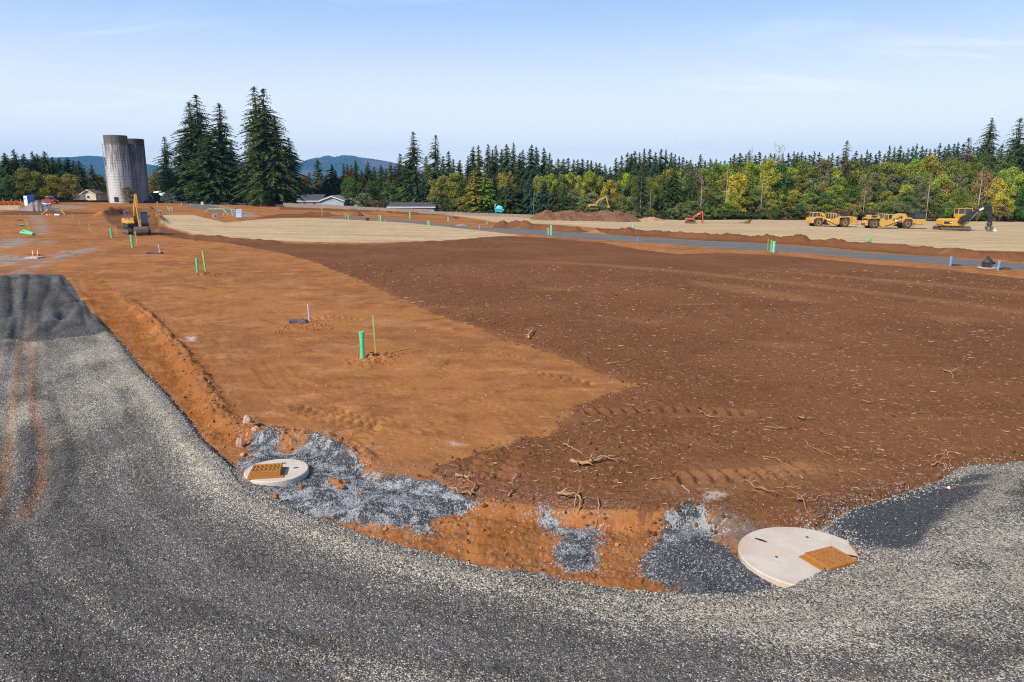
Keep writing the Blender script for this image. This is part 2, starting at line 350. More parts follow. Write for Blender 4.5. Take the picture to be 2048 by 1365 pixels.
# ------------------------------------------------------------------ node helper
class N:
    def __init__(s, name):
        s.m = bpy.data.materials.new(name); s.m.use_nodes = True; s.t = s.m.node_tree; s.t.nodes.clear()
        s.out = s.t.nodes.new('ShaderNodeOutputMaterial')
    def n(s, typ, **kw):
        x = s.t.nodes.new('ShaderNode' + typ)
        for k, v in kw.items(): setattr(x, k, v)
        return x
    def l(s, a, b): s.t.links.new(a, b)
    def put(s, v, sock):
        if v is None: return
        if hasattr(v, 'links') or isinstance(v, bpy.types.NodeSocket): s.l(v, sock)
        elif isinstance(v, (tuple, list)) and len(v) == 3 and sock.type == 'RGBA': sock.default_value = (*v, 1)
        else: sock.default_value = v
    def math(s, op, a, b=None, clamp=False):
        x = s.n('Math', operation=op, use_clamp=clamp); s.put(a, x.inputs[0]); s.put(b, x.inputs[1]); return x.outputs[0]
    def add(s, a, b): return s.math('ADD', a, b)
    def mul(s, a, b): return s.math('MULTIPLY', a, b)
    def ramp(s, v, a, b, lo=0., hi=1., smooth=True):
        x = s.n('MapRange', interpolation_type='SMOOTHSTEP' if smooth else 'LINEAR')
        for i, q in ((1, a), (2, b), (3, lo), (4, hi)): s.put(q, x.inputs[i])
        s.put(v, x.inputs[0]); return x.outputs[0]
    def mix(s, f, a, b, mode='MIX'):
        x = s.n('Mix', data_type='RGBA', blend_type=mode); s.put(f, x.inputs[0]); s.put(a, x.inputs[6]); s.put(b, x.inputs[7]); return x.outputs[2]
    def noise(s, vec, scale, detail=2, rough=.5, dist=0):
        x = s.n('TexNoise'); s.put(vec, x.inputs['Vector']); s.put(float(scale), x.inputs['Scale']); s.put(float(detail), x.inputs['Detail'])
        s.put(rough, x.inputs['Roughness']); s.put(float(dist), x.inputs['Distortion']); return x.outputs[0]
    def vor(s, vec, scale, feature='F1', rnd=1.0):
        x = s.n('TexVoronoi', feature=feature); s.put(vec, x.inputs['Vector']); s.put(float(scale), x.inputs['Scale']); s.put(rnd, x.inputs['Randomness']); return x
    def mapv(s, vec, loc=(0, 0, 0), rot=(0, 0, 0), scale=(1, 1, 1)):
        x = s.n('Mapping'); s.put(vec, x.inputs[0]); x.inputs[1].default_value = loc; x.inputs[2].default_value = rot; x.inputs[3].default_value = scale; return x.outputs[0]
    def attr(s, name):
        x = s.n('Attribute'); x.attribute_name = name; return x.outputs['Fac']
    def bsdf(s, color, rough=.9, spec=.3, metal=0., bump=None, bstr=.5, bdist=.02, trans=None):
        b = s.n('BsdfPrincipled'); s.put(color, b.inputs['Base Color']); s.put(rough, b.inputs['Roughness'])
        b.inputs['Specular IOR Level'].default_value = spec; b.inputs['Metallic'].default_value = metal
        if bump is not None:
            u = s.n('Bump'); u.inputs['Strength'].default_value = bstr; s.put(bdist, u.inputs['Distance']); s.put(bump, u.inputs['Height']); s.l(u.outputs[0], b.inputs['Normal'])
        s.l(b.outputs[0], s.out.inputs[0]); return b

_mats = {}
def mat(name, color, rough=.6, metal=0., spec=.4, dirt=None, dirt_amt=.35, scale=3., bump=0.):
    """paint, plastic or metal with uneven tone and dust"""
    if name in _mats: return _mats[name]
    n = N(name); co = n.n('TexCoord').outputs['Object']
    a = n.noise(co, scale, 5, .6); b = n.noise(co, scale * 6, 3, .6)
    v = n.ramp(a, .3, .7, .82, 1.12)
    cb_ = n.n('CombineColor')
    for i in range(3): n.l(v, cb_.inputs[i])
    c = n.mix(1.0, color, cb_.outputs[0], 'MULTIPLY')
    if dirt:
        c = n.mix(n.mul(n.ramp(n.add(a, n.mul(b, .5)), .62, .95), dirt_amt * 1.6), c, dirt)
    n.bsdf(c, n.ramp(b, .3, .7, max(rough - .1, .05), min(rough + .15, 1.)), spec, metal, b if bump else None, bump, .01)
    _mats[name] = n.m; return n.m
# ------------------------------------------------------------------ terrain material
def terrain_material():
    n = N('terrain')
    geo = n.n('NewGeometry'); pos = geo.outputs['Position']
    sx = n.n('SeparateXYZ'); n.l(pos, sx.inputs[0])
    cxy = n.n('CombineXYZ'); n.l(sx.outputs[0], cxy.inputs[0]); n.l(sx.outputs[1], cxy.inputs[1]); p = cxy.outputs[0]
    A = {k: n.attr('f_' + k) for k in ('road', 'ditch', 'top', 'straw', 'lane', 'patch', 'blue', 'darkg', 'heap', 'grey', 'rut', 'light', 'wood', 'scuff', 'chalk', 'tone')}
    big = n.noise(p, .12, 4, .55); mid = n.noise(p, .9, 5, .6); fine = n.noise(p, 7, 5, .65); vfine = n.noise(p, 30, 3, .7)
    def edge(a, amp_mid, amp_fine, w=.03, amp_v=0.):
        v = n.add(A[a], n.mul(n.math('SUBTRACT', mid, .5), amp_mid)); v = n.add(v, n.mul(n.math('SUBTRACT', fine, .5), amp_fine))
        if amp_v: v = n.add(v, n.mul(n.math('SUBTRACT', vfine, .5), amp_v))
        return n.ramp(v, -w, w)
    # --- clay
    streak = n.noise(n.mapv(p, rot=(0, 0, .6), scale=(.6, .9, 1)), .8, 7, .68, .8)
    clay = n.mix(n.ramp(n.add(n.mul(big, .6), n.mul(mid, .4)), .42, .58), (.335, .142, .050), (.250, .103, .039))
    clay = n.mix(n.ramp(streak, .48, .72), clay, (.42, .19, .078))
    clay = n.mix(n.mul(n.ramp(mid, .54, .74), .75), clay, (.205, .078, .028))
    clay = n.mix(n.mul(n.ramp(fine, .52, .72), .55), clay, (.19, .072, .026))
    clay = n.mix(n.mul(n.ramp(vfine, .58, .75), .35), clay, (.48, .25, .11))
    fl = n.vor(p, 9.); flc = n.n('SeparateColor'); n.l(fl.outputs['Color'], flc.inputs[0])
    fleck = n.mul(n.math('LESS_THAN', fl.outputs['Distance'], .10), n.math('GREATER_THAN', flc.outputs[0], .86))
    clay = n.mix(n.mul(fleck, .8), clay, (.62, .48, .36))
    dust = n.mul(n.ramp(n.noise(n.mapv(p, rot=(0, 0, -.2), scale=(.9, 1.2, 1)), 1.1, 7, .72), .60, .74), .34)
    clay = n.mix(dust, clay, (.43, .26, .15))
    clay = n.mix(n.mul(n.ramp(A['ditch'], -.1, .3), n.ramp(mid, .35, .6, .15, .75)), clay, (.245, .085, .020))
    # --- topsoil
    top = n.mix(n.ramp(fine, .35, .65), (.126, .052, .0235), (.188, .083, .039))
    top = n.mix(n.mul(n.ramp(mid, .45, .72), .45), top, (.09, .036, .014)); top = n.mix(n.mul(n.ramp(big, .42, .62), .45), top, (.215, .094, .045))
    top = n.mix(n.mul(n.ramp(n.noise(n.mapv(p, rot=(0, 0, .06), scale=(.25, 1.7, 1)), .45, 5, .6), .60, .78), .7), top, (.27, .12, .052))
    tw = n.vor(n.mapv(n.mix(.12, p, n.n('TexNoise').outputs[1]), rot=(0, 0, .5), scale=(1., 2.6, 1)), 8.); twc = n.n('SeparateColor'); n.l(tw.outputs['Color'], twc.inputs[0])
    chip = n.mul(n.math('LESS_THAN', tw.outputs['Distance'], .13), n.math('GREATER_THAN', twc.outputs[0], .80))
    top = n.mix(n.mul(chip, .75), top, (.46, .29, .17))
    tw2 = n.vor(n.mapv(p, rot=(0, 0, -.4), scale=(2.2, 1., 1)), 19.); twc2 = n.n('SeparateColor'); n.l(tw2.outputs['Color'], twc2.inputs[0])
    chip2 = n.mul(n.math('LESS_THAN', tw2.outputs['Distance'], .16), n.math('GREATER_THAN', twc2.outputs[0], .84))
    top = n.mix(n.mul(chip2, .6), top, (.36, .22, .13))
    top = n.mix(n.mul(edge('scuff', 1.6, 1.2, .7), .5), top, n.mix(n.ramp(fine, .4, .6), (.33, .165, .075), (.21, .10, .045)))
    # --- gravel stones
    gv = n.vor(p, 40.); gc = n.n('SeparateColor'); n.l(gv.outputs['Color'], gc.inputs[0])
    gv2 = n.vor(p, 82.); gc2 = n.n('SeparateColor'); n.l(gv2.outputs['Color'], gc2.inputs[0])
    r1 = n.add(n.mul(gc.outputs[0], .72), n.mul(gc2.outputs[0], .28))
    dark = n.mix(gc.outputs[1], (.040, .041, .045), (.155, .152, .150))
    dark = n.mix(n.mul(gc2.outputs[1], .5), dark, (.058, .055, .055))
    lit = n.mix(gc.outputs[2], (.31, .28, .23), (.54, .49, .40))
    lightp = n.math('MULTIPLY', n.add(A['light'], n.mul(n.math('SUBTRACT', mid, .5), .55)), 1.0, True)
    thr = n.math('SUBTRACT', .88, n.mul(lightp, .50))
    gravel = n.mix(n.ramp(r1, n.math('SUBTRACT', thr, .06), n.add(thr, .06)), dark, lit)
    gravel = n.mix(n.mul(n.math('GREATER_THAN', gc2.outputs[2], .93), .7), gravel, (.26, .15, .07))
    gravel = n.mix(n.mul(n.ramp(n.add(A['rut'], n.mul(n.math('SUBTRACT', fine, .5), .6)), -.22, -.04), n.ramp(n.add(gc.outputs[1], n.math('SUBTRACT', mid, .5)), .35, .75, .0, .75)), gravel, (.33, .14, .055))
    dm = n.math('MULTIPLY', edge('heap', .3, .2, .05), 1.0, True)
    gravel = n.mix(n.mul(dm, .8), gravel, n.mix(n.ramp(r1, .70, .86), (.046, .048, .054), (.22, .215, .21)))
    mottle = n.ramp(fine, .3, .7, .78, 1.16)
    mc = n.n('CombineColor'); [n.l(mottle, mc.inputs[i]) for i in range(3)]
    gravel = n.mix(1.0, gravel, mc.outputs[0], 'MULTIPLY')
    tc_ = n.n('CombineColor'); [n.l(A['tone'], tc_.inputs[i]) for i in range(3)]; gravel = n.mix(1.0, gravel, tc_.outputs[0], 'MULTIPLY')
    # --- blue crushed rock
    bthr = n.ramp(n.add(n.noise(p, 1.9, 5, .65, .8), n.mul(n.math('SUBTRACT', fine, .5), .35)), .40, .60, .98, .22)
    bthr = n.add(bthr, n.mul(n.ramp(A['darkg'], -.35, .25), .75))
    blue = n.mix(n.ramp(r1, n.math('SUBTRACT', bthr, .1), n.add(bthr, .1)), n.mix(gc.outputs[1], (.035, .037, .041), (.105, .107, .113)), n.mix(gc.outputs[2], (.23, .235, .245), (.41, .415, .43)))
    # --- dry straw and far roads
    ps = n.mapv(p, rot=(0, 0, .10), scale=(.12, 1.4, 1))
    st = n.mix(n.ramp(n.noise(ps, .35, 6, .65), .42, .66), (.49, .36, .215), (.34, .235, .13))
    st = n.mix(n.mul(n.ramp(n.noise(ps, 1.1, 6, .75), .50, .62), .85), st, (.26, .17, .095))
    st = n.mix(n.mul(fine, .25), st, (.60, .48, .31))
    la = n.mix(n.ramp(n.noise(n.mapv(p, rot=(0, 0, .55), scale=(.2, 2.4, 1)), .8, 5, .65), .4, .65), (.125, .120, .112), (.205, .192, .176))
    la = n.mix(n.mul(vfine, .5), la, (.12, .125, .14))
    pa = n.mix(n.ramp(n.noise(p, .7, 5, .7), .4, .62), (.34, .285, .235), (.17, .145, .13))
    gr = n.mix(n.ramp(mid, .4, .6), (.075, .095, .03), (.13, .11, .05))
    # --- put together
    c = clay
    c = n.mix(n.mul(edge('patch', 4.5, 3.5, .6, 2.5), .72), c, pa)
    m_top = edge('top', .8, .65, .06, .2); c = n.mix(m_top, c, top)
    c = n.mix(n.mul(edge('chalk', .4, .5, .15, .4), .55), c, (.62, .52, .45)); m_gs = n.mul(edge('grey', .5, .5, .25, .3), .7); c = n.mix(m_gs, c, (.17, .135, .115))
    m_bl = edge('blue', 1.0, .7, .035, .6)
    m_bl = n.math('MULTIPLY', m_bl, n.ramp(n.add(n.mul(gc.outputs[0], .35), n.add(mid, n.mul(A['blue'], .5))), .44, .60), True); c = n.mix(m_bl, c, blue)
    scat = n.mul(n.math('GREATER_THAN', gc.outputs[2], .90), n.mul(n.ramp(A['blue'], -1.3, .1), n.ramp(mid, .35, .6))); c = n.mix(n.mul(scat, .8), c, (.33, .36, .42))
    m_rd = edge('road', .22, .10, .015, .10); c = n.mix(m_rd, c, gravel)
    m_dg = n.mul(edge('darkg', .4, .3, .12, .3), m_rd); c = n.mix(m_dg, c, blue)
    c = n.mix(edge('lane', .5, .3, .2), c, la)
    c = n.mix(edge('straw', 2.6, 1.1, .4), c, st)
    c = n.mix(edge('wood', 2., 1., .5), c, gr)
    # --- bump
    stone = n.math('SUBTRACT', 1., gv.outputs['Distance']); stone = n.mul(stone, n.add(.5, gc.outputs[0]))
    gm = n.math('MAXIMUM', m_rd, m_bl)
    soilb = n.add(n.mul(fine, 1.0), n.mul(vfine, .55))
    x = n.n('Mix', data_type='FLOAT'); n.l(gm, x.inputs[0]); n.l(soilb, x.inputs[2]); n.l(stone, x.inputs[3])
    n.bsdf(c, .95, .03, 0., x.outputs[0], .75, .028)
    return n.m

# ------------------------------------------------------------------ terrain sheet
def link_mesh(name, verts, faces_flat, nper, material, parent=None, smooth=False):
    me = bpy.data.meshes.new(name)
    nf = len(faces_flat) // nper
    me.vertices.add(len(verts)); me.vertices.foreach_set('co', np.asarray(verts, np.float32).ravel())
    me.loops.add(len(faces_flat)); me.loops.foreach_set('vertex_index', np.asarray(faces_flat, np.int32).ravel())
    me.polygons.add(nf); me.polygons.foreach_set('loop_start', np.arange(nf, dtype=np.int32) * nper)
    try: me.polygons.foreach_set('loop_total', np.full(nf, nper, np.int32))
    except Exception: pass
    me.update(calc_edges=True)
    if smooth: me.polygons.foreach_set('use_smooth', np.ones(nf, bool))
    if material: me.materials.append(material)
    o = bpy.data.objects.new(name, me); COL.objects.link(o)
    if parent: o.parent = parent
    return o

QUICK = False
def build_terrain():
    st = 2.0 if QUICK else 1.0
    fine_a = np.linspace(R(-38), R(38), int(1000 / st))
    coarse = np.linspace(R(38), R(322), 74)[1:-1]
    ang = np.concatenate([fine_a, coarse])
    rr = [0.3]
    while rr[-1] < 9000:
        d = rr[-1]
        q = .10 if d < 6 else (.0034 if d < 30 else .0048 if d < 60 else .0052 if d < 180 else .012 if d < 330 else .05)
        rr.append(d * (1 + q * st))
    rr = np.array(rr)
    Rr, Aa = np.meshgrid(rr, ang, indexing='ij')
    x = (Rr * np.sin(Aa)).ravel(); y = (Rr * np.cos(Aa)).ravel()
    f = fields(x, y)
    z = height(x, y, f)
    nr, na = len(rr), len(ang)
    # colour patterns that belong to the surface: how much pale crushed stone lies where
    d_e, al = seg_dist(x, y, _re, False)
    dd = f['road'] + .25 * fbm(x * .3, y * .3, 111, 2)
    li = .72 * np.exp(-((dd - .5) / .6) ** 2) + .85 * np.maximum(fbm(dd * .75, al * .07, 113, 4), 0) * S(1.5 - dd / 7.) * .75
    ang_r = S((x - 2.0) / 3.0)
    li = li + ang_r * (.66 + .75 * fbm(x * .35 + y * .1, y * .8, 117, 3)) * S((dd + .2) / .5) * S((y - 6.) / 2)
    lx = S(-(x + 3.5) / 3.0) * S((y - 13) / 8)
    li = li + lx * (.30 + .5 * fbm(x * .5, y * .16, 119, 3))
    li = np.clip(li + .10 + .07 * fbm(x * .4, y * .4, 121, 3), 0, 1.1)
    tone = np.clip(1.04 + .32 * fbm(dd * 1.1, al * .05, 131, 4) + .12 * fbm(x * .6, y * .6, 133, 3), .55, 1.35)
    # woodland floor beyond the site
    wl = W([(-400, 404), (0, 404), (250, 402.5), (560, 411), (700, 419), (860, 426), (1000, 432), (1100, 438), (1270, 440), (1600, 440.5), (1800, 442), (2048, 444), (2500, 450)])
    bd = np.interp(x / np.maximum(y, 1e-3), wl[:, 0] / wl[:, 1], wl[:, 1])
    f['wood'] = np.where(y > 60, y - bd, -60)
    mat_t = terrain_material()
    i = np.arange(nr - 1)[:, None] * na; j = np.arange(na)[None, :]; j2 = (j + 1) % na
    quads = np.stack([i + j, i + j2, i + na + j2, i + na + j], -1).reshape(-1, 4)[:, ::-1]
    fc = lambda k: f[k].reshape(nr, na)[:-1, :].ravel() + 0.0
    lab = np.zeros(len(quads), int)
    lab[fc('top') > 0] = 1
    lab[fc('straw') > 0] = 2
    lab[fc('lane') > 0] = 3
    lab[fc('road') > 0] = 4
    lab[fc('wood') > 0] = 5
    names = ['ground', 'topsoil', 'straw_covered_ground', 'gravel_lane', 'gravel_road', 'woodland_floor']
    labels = ['graded bare orange clay of the building site with a shallow ditch', 'dark brown topsoil spread over the clay, littered with root fragments',
              'flat ground covered in pale dry straw', 'narrow grey gravel lane crossing the site', 'wide curving road of grey crushed gravel', 'green and brown ground under the trees beyond the site']
    V = np.stack([x, y, z], 1)
    for k, nm in enumerate(names):
        q = quads[lab == k]
        if not len(q): continue
        used, inv = np.unique(q.ravel(), return_inverse=True)
        o = link_mesh(nm, V[used], inv, 4, mat_t, None, True)
        o['kind'] = 'structure'; o['label'] = labels[k]; o['category'] = 'ground' if k not in (3, 4) else 'road'
        for key in ('road', 'ditch', 'top', 'straw', 'lane', 'patch', 'blue', 'darkg', 'heap', 'grey', 'rut', 'wood', 'scuff', 'chalk'):
            a = o.data.attributes.new('f_' + key, 'FLOAT', 'POINT')
            a.data.foreach_set('value', np.clip(f[key][used], -6, 6).astype(np.float32))
        a = o.data.attributes.new('f_tone', 'FLOAT', 'POINT'); a.data.foreach_set('value', tone[used].astype(np.float32))
        a = o.data.attributes.new('f_light', 'FLOAT', 'POINT'); a.data.foreach_set('value', li[used].astype(np.float32))
build_terrain()
# ------------------------------------------------------------------ mesh building helpers
class MB:
    def __init__(s): s.v = []; s.f = []
    def addm(s, v, f, M=None):
        k = len(s.v)
        s.v += [tuple(M @ Vector(p)) if M else tuple(p) for p in v]; s.f += [tuple(i + k for i in q) for q in f]; return s
    def box(s, c, d, M=None, taper=1.0):
        x, y, z = d[0] / 2, d[1] / 2, d[2] / 2; t = taper
        v = [(-x, -y, -z), (x, -y, -z), (x, y, -z), (-x, y, -z), (-x * t, -y * t, z), (x * t, -y * t, z), (x * t, y * t, z), (-x * t, y * t, z)]
        v = [(a + c[0], b + c[1], e + c[2]) for a, b, e in v]
        return s.addm(v, [(3, 2, 1, 0), (4, 5, 6, 7), (0, 1, 5, 4), (1, 2, 6, 5), (2, 3, 7, 6), (3, 0, 4, 7)], M)
    def prism(s, prof, y0, y1, M=None):
        """outline in x,z swept from y0 to y1"""
        n = len(prof); v = [(p[0], y0, p[1]) for p in prof] + [(p[0], y1, p[1]) for p in prof]
        f = [tuple(range(n)), tuple(range(2 * n - 1, n - 1, -1))] + [(i, n + i, n + (i + 1) % n, (i + 1) % n) for i in range(n)]
        return s.addm(v, f, M)
    def lathe(s, prof, n=16, M=None, a0=0.0):
        v = []; f = []; m = len(prof)
        for i in range(n):
            a = a0 + 2 * math.pi * i / n
            v += [(r * math.cos(a), r * math.sin(a), z) for r, z in prof]
        for i in range(n):
            j = (i + 1) % n
            f += [(i * m + k, j * m + k, j * m + k + 1, i * m + k + 1) for k in range(m - 1)]
        f.append(tuple(i * m + m - 1 for i in range(n))); f.append(tuple(i * m for i in range(n - 1, -1, -1)))
        return s.addm(v, f, M)
    def tube(s, pts, r, n=6, M=None):
        pts = [Vector(p) for p in pts]; rs = r if isinstance(r, (list, tuple)) else [r] * len(pts)
        v = []; f = []
        for i, p in enumerate(pts):
            d = (pts[min(i + 1, len(pts) - 1)] - pts[max(i - 1, 0)]).normalized()
            q = d.to_track_quat('Z', 'Y')
            for k in range(n):
                a = 2 * math.pi * k / n
                v.append(tuple(p + q @ Vector((rs[i] * math.cos(a), rs[i] * math.sin(a), 0))))
        for i in range(len(pts) - 1):
            f += [(i * n + k, i * n + (k + 1) % n, (i + 1) * n + (k + 1) % n, (i + 1) * n + k) for k in range(n)]
        f.append(tuple(range(n - 1, -1, -1))); f.append(tuple((len(pts) - 1) * n + k for k in range(n)))
        return s.addm(v, f, M)
    def build(s, name, material, parent=None, bevel=0, smooth=False):
        me = bpy.data.meshes.new(name); me.from_pydata(s.v, [], s.f); me.materials.append(material)
        if smooth: me.shade_smooth()
        o = bpy.data.objects.new(name, me); COL.objects.link(o)
        if parent: o.parent = parent
        if bevel:
            b = o.modifiers.new('edge', 'BEVEL'); b.width = bevel; b.segments = 2; b.limit_method = 'ANGLE'; b.angle_limit = R(40)
        return o
RY = lambda a: Matrix.Rotation(a, 4, 'Y')
RZ = lambda a: Matrix.Rotation(a, 4, 'Z')
RX = lambda a: Matrix.Rotation(a, 4, 'X')
T = lambda *p: Matrix.Translation(Vector(p))
def tag(o, label, cat, group=None, kind=None):
    if label: o['label'] = label
    if cat: o['category'] = cat
    if group: o['group'] = group
    if kind: o['kind'] = kind
    return o
def thing(name, loc, label, cat, rz=0., group=None, scale=1.0):
    o = bpy.data.objects.new(name, None); COL.objects.link(o); o.location = loc; o.rotation_euler = (0, 0, rz); o.scale = (scale,) * 3
    o.empty_display_size = .3
    return tag(o, label, cat, group)
def kids(o): return [c for c in bpy.data.objects if c.parent == o]
def dup(o, loc, rz, label, sc_=1.0, parent=None):
    c = o.copy(); COL.objects.link(c)
    if parent: c.parent = parent
    else:
        c.location = loc; c.rotation_euler = (0, 0, rz); c.scale = (sc_,) * 3; c['label'] = label
    for k in kids(o): dup(k, None, None, None, parent=c)
    return c
def at(px, py, Y):
    """world x and z seen at a pixel at forward distance Y"""
    a = R(PITCH); u = (px - 1024) / FPX; v = (py - 682.5) / FPX
    dy = math.cos(a) - v * math.sin(a); dz = -math.sin(a) - v * math.cos(a); t = Y / dy
    return u * t, CAM_H + dz * t
def hpx(px, py0, py1):
    """ground point under (px, py0) and the height that reaches py1 above it"""
    g = G(px, py0); x, z = at(px, py1, g.y); return g, max(z - g.z, .05)

# ------------------------------------------------------------------ materials for things
DUST = (.33, .17, .08)
YEL = mat('yellow_paint', (.62, .33, .035), .45, dirt=(.35, .2, .08), dirt_amt=.3)
CREAM = mat('pale_yellow_paint', (.64, .37, .075), .5, dirt=(.30, .18, .08), dirt_amt=.5)
ORG = mat('orange_paint', (.60, .10, .02), .45, dirt=(.3, .14, .06), dirt_amt=.2)
BLK = mat('black_paint', (.018, .019, .022), .4, dirt=(.10, .07, .05), dirt_amt=.25)
RUB = mat('tyre_rubber', (.028, .027, .026), .85, dirt=(.16, .10, .06), dirt_amt=.45)
STEEL = mat('worn_steel', (.20, .18, .16), .5, metal=.5, dirt=(.25, .14, .07), dirt_amt=.5, scale=5)
CHROME = mat('cylinder_rod', (.55, .56, .58), .25, metal=.9)
GLASS = mat('dark_glass', (.03, .06, .075), .08, spec=.9)
CYLM = mat('hose_and_ram', (.06, .055, .05), .5)
def concrete_material():
    n = N('concrete'); co = n.n('TexCoord').outputs['Object']
    a = n.noise(co, 1.6, 6, .62, .4); b = n.noise(co, 24, 4, .7); v = n.vor(co, 14)
    c = n.mix(n.ramp(a, .38, .62), (.55, .49, .42), (.45, .41, .365)); c = n.mix(n.mul(n.ramp(a, .42, .62), .75), c, (.57, .45, .35))
    c = n.mix(n.mul(n.ramp(b, .5, .75), .35), c, (.36, .34, .32)); c = n.mix(n.math('LESS_THAN', v.outputs['Distance'], .05), c, (.2, .17, .14)); sp_ = n.n('SeparateXYZ'); n.l(co, sp_.inputs[0]); rr_ = n.math('SQRT', n.add(n.mul(sp_.outputs[0], sp_.outputs[0]), n.mul(sp_.outputs[1], sp_.outputs[1])))
    c = n.mix(n.mul(n.ramp(n.add(n.mul(rr_, .55), n.add(n.mul(a, .8), n.mul(b, .35))), 1.0, 1.3), .35), c, (.40, .27, .18)); c = n.mix(n.mul(n.ramp(n.noise(co, 5.5, 6, .75, 1.), .60, .70), .5), c, (.33, .28, .24))
    n.bsdf(c, .85, .25, 0, b, .3, .01); return n.m
CONC = concrete_material()
GREYC = mat('grey_concrete_block', (.42, .42, .41), .9, dirt=(.3, .2, .13), scale=2)
RUST = mat('ochre_rusted_iron', (.42, .185, .04), .7, metal=.1, dirt=(.28, .09, .02), dirt_amt=.5, scale=9, bump=.3)
HOLE = mat('dark_hole', (.03, .022, .018), .95)
GRN = mat('green_pipe_plastic', (.10, .56, .27), .35, dirt=DUST, dirt_amt=.12)
GRN2 = mat('turquoise_pipe_plastic', (.16, .60, .50), .35, dirt=DUST, dirt_amt=.1)
LIME = mat('green_painted_lath', (.16, .50, .10), .7, dirt=(.4, .3, .15), dirt_amt=.3)
LATH = mat('bare_lath_wood', (.50, .33, .17), .8, scale=8)
PURP = mat('lilac_pipe_plastic', (.42, .40, .62), .4)
BLUEP = mat('blue_pipe_plastic', (.20, .38, .72), .4)
BAG = mat('black_plastic', (.02, .024, .028), .35, dirt=(.2, .12, .07), dirt_amt=.25)
BOXM = mat('dark_slate_plastic', (.035, .05, .075), .5, dirt=(.3, .16, .08), dirt_amt=.3)
WHT = mat('white_paint', (.75, .75, .74), .5, dirt=(.45, .35, .27), dirt_amt=.2)
CONE = mat('orange_cone_plastic', (.85, .17, .035), .45, dirt=DUST, dirt_amt=.2)
POTTY = mat('pale_blue_plastic', (.42, .56, .78), .45)
BLUEB = mat('bright_blue_panel', (.03, .20, .62), .5)
YRAIL = mat('yellow_rail', (.65, .50, .08), .5)
WOODF = mat('weathered_fence_wood', (.28, .215, .175), .85, dirt=(.2, .15, .12), dirt_amt=.4, scale=1.2)
ROOTM = mat('bleached_root_wood', (.44, .27, .15), .9, dirt=(.16, .08, .04), dirt_amt=.4, scale=6, bump=.5)

# ------------------------------------------------------------------ round slabs with iron grates
def slab(i, ctr, dia, ztop, grate_px, gsize, gyaw, holes, label, glabel, tiltx=0):
    x, y = ctr; root = thing('manhole_slab', (x, y, ztop), label, 'manhole slab', group='round concrete manhole slabs in the ditch')
    r = dia / 2
    MB().lathe([(r - .012, -.26), (r, -.24), (r, -.018), (r - .018, 0.0)], 72).build('concrete_disc', CONC, root, smooth=False)
    for hx, hy, ha, hl in holes:
        MB().lathe([(.5, -.03), (.5, .004)], 14, T(hx, hy, 0) @ RZ(ha) @ Matrix.Diagonal((hl, .07, 1, 1))).build('lifting_slot', HOLE, root)
    gx, gy = P(*grate_px, 40)
    # put the frame on the slab's top, where the pixel's ray meets that height
    gx, gy = float(gx) * (CAM_H - ztop) / CAM_H, float(gy) * (CAM_H - ztop) / CAM_H
    g = thing('storm_drain_grate', (gx, gy, ztop + .003), glabel, 'drain grate', gyaw, 'ochre iron drain grates on the slabs')
    w, d, h = gsize
    f = MB(); f.box((0, 0, .012), (w + .14, d + .12, .024))
    t = .045
    f.box((0, -d / 2 + t / 2, h / 2 + .012), (w, t, h - .024)).box((0, d / 2 - t / 2, h / 2 + .012), (w, t, h - .024))
    f.box((-w / 2 + t / 2, 0, h / 2 + .012), (t, d - 2 * t, h - .024)).box((w / 2 - t / 2, 0, h / 2 + .012), (t, d - 2 * t, h - .024))
    f.build('grate_frame', RUST, g, .006)
    b = MB(); nx, ny = 6, 5; iw, id_ = w - 2 * t, d - 2 * t
    b.box((0, 0, h * .45 if i == 0 else h - .022), (iw, id_, .012))
    b.build('grate_pan', HOLE if i == 0 else RUST, g)
    c = MB()
    for a in range(nx):
        for e in range(ny):
            cx_, cy_ = (-iw / 2 + iw * (a + .5) / nx), (-id_ / 2 + id_ * (e + .5) / ny)
            if i == 0: c.lathe([(.026, h * .46), (.026, h - .008), (.018, h + .002)], 8, T(cx_ + (.02 if e % 2 else -.01), cy_, 0))
    for a in range(1, nx): c.box((-iw / 2 + iw * a / nx, 0, h - (.03 if i == 0 else .012)), (.012 if i == 0 else .045, id_, .02))
    for e in range(1, ny): c.box((0, -id_ / 2 + id_ * e / ny, h - (.033 if i == 0 else .013)), (iw, .012 if i == 0 else .04, .02))
    c.build('grate_lattice', RUST, g)
    return root
slab(0, *SLABS[0], (534, 948), (.66, .50, .15), .18, [(.42, .12, .2, .13), (.05, .42, .2, .13), (.15, -.40, .3, .14), (.2, .1, .6, .09)],
     'pale concrete disc with an iron grate, sitting free among blue crushed rock', 'raised ochre iron grate with studs on the smaller disc, dark between its bars')
slab(1, *SLABS[1], (1661, 1124), (.66, .60, .10), .42, [(-.62, .60, -.75, .26), (.30, .72, .2, .05), (-.55, -.05, .1, .04), (.82, -.02, -.5, .30)],
     'large peach-stained concrete disc half buried by the gravel at its edge', 'ochre iron grate partly swallowed by gravel on the larger disc')

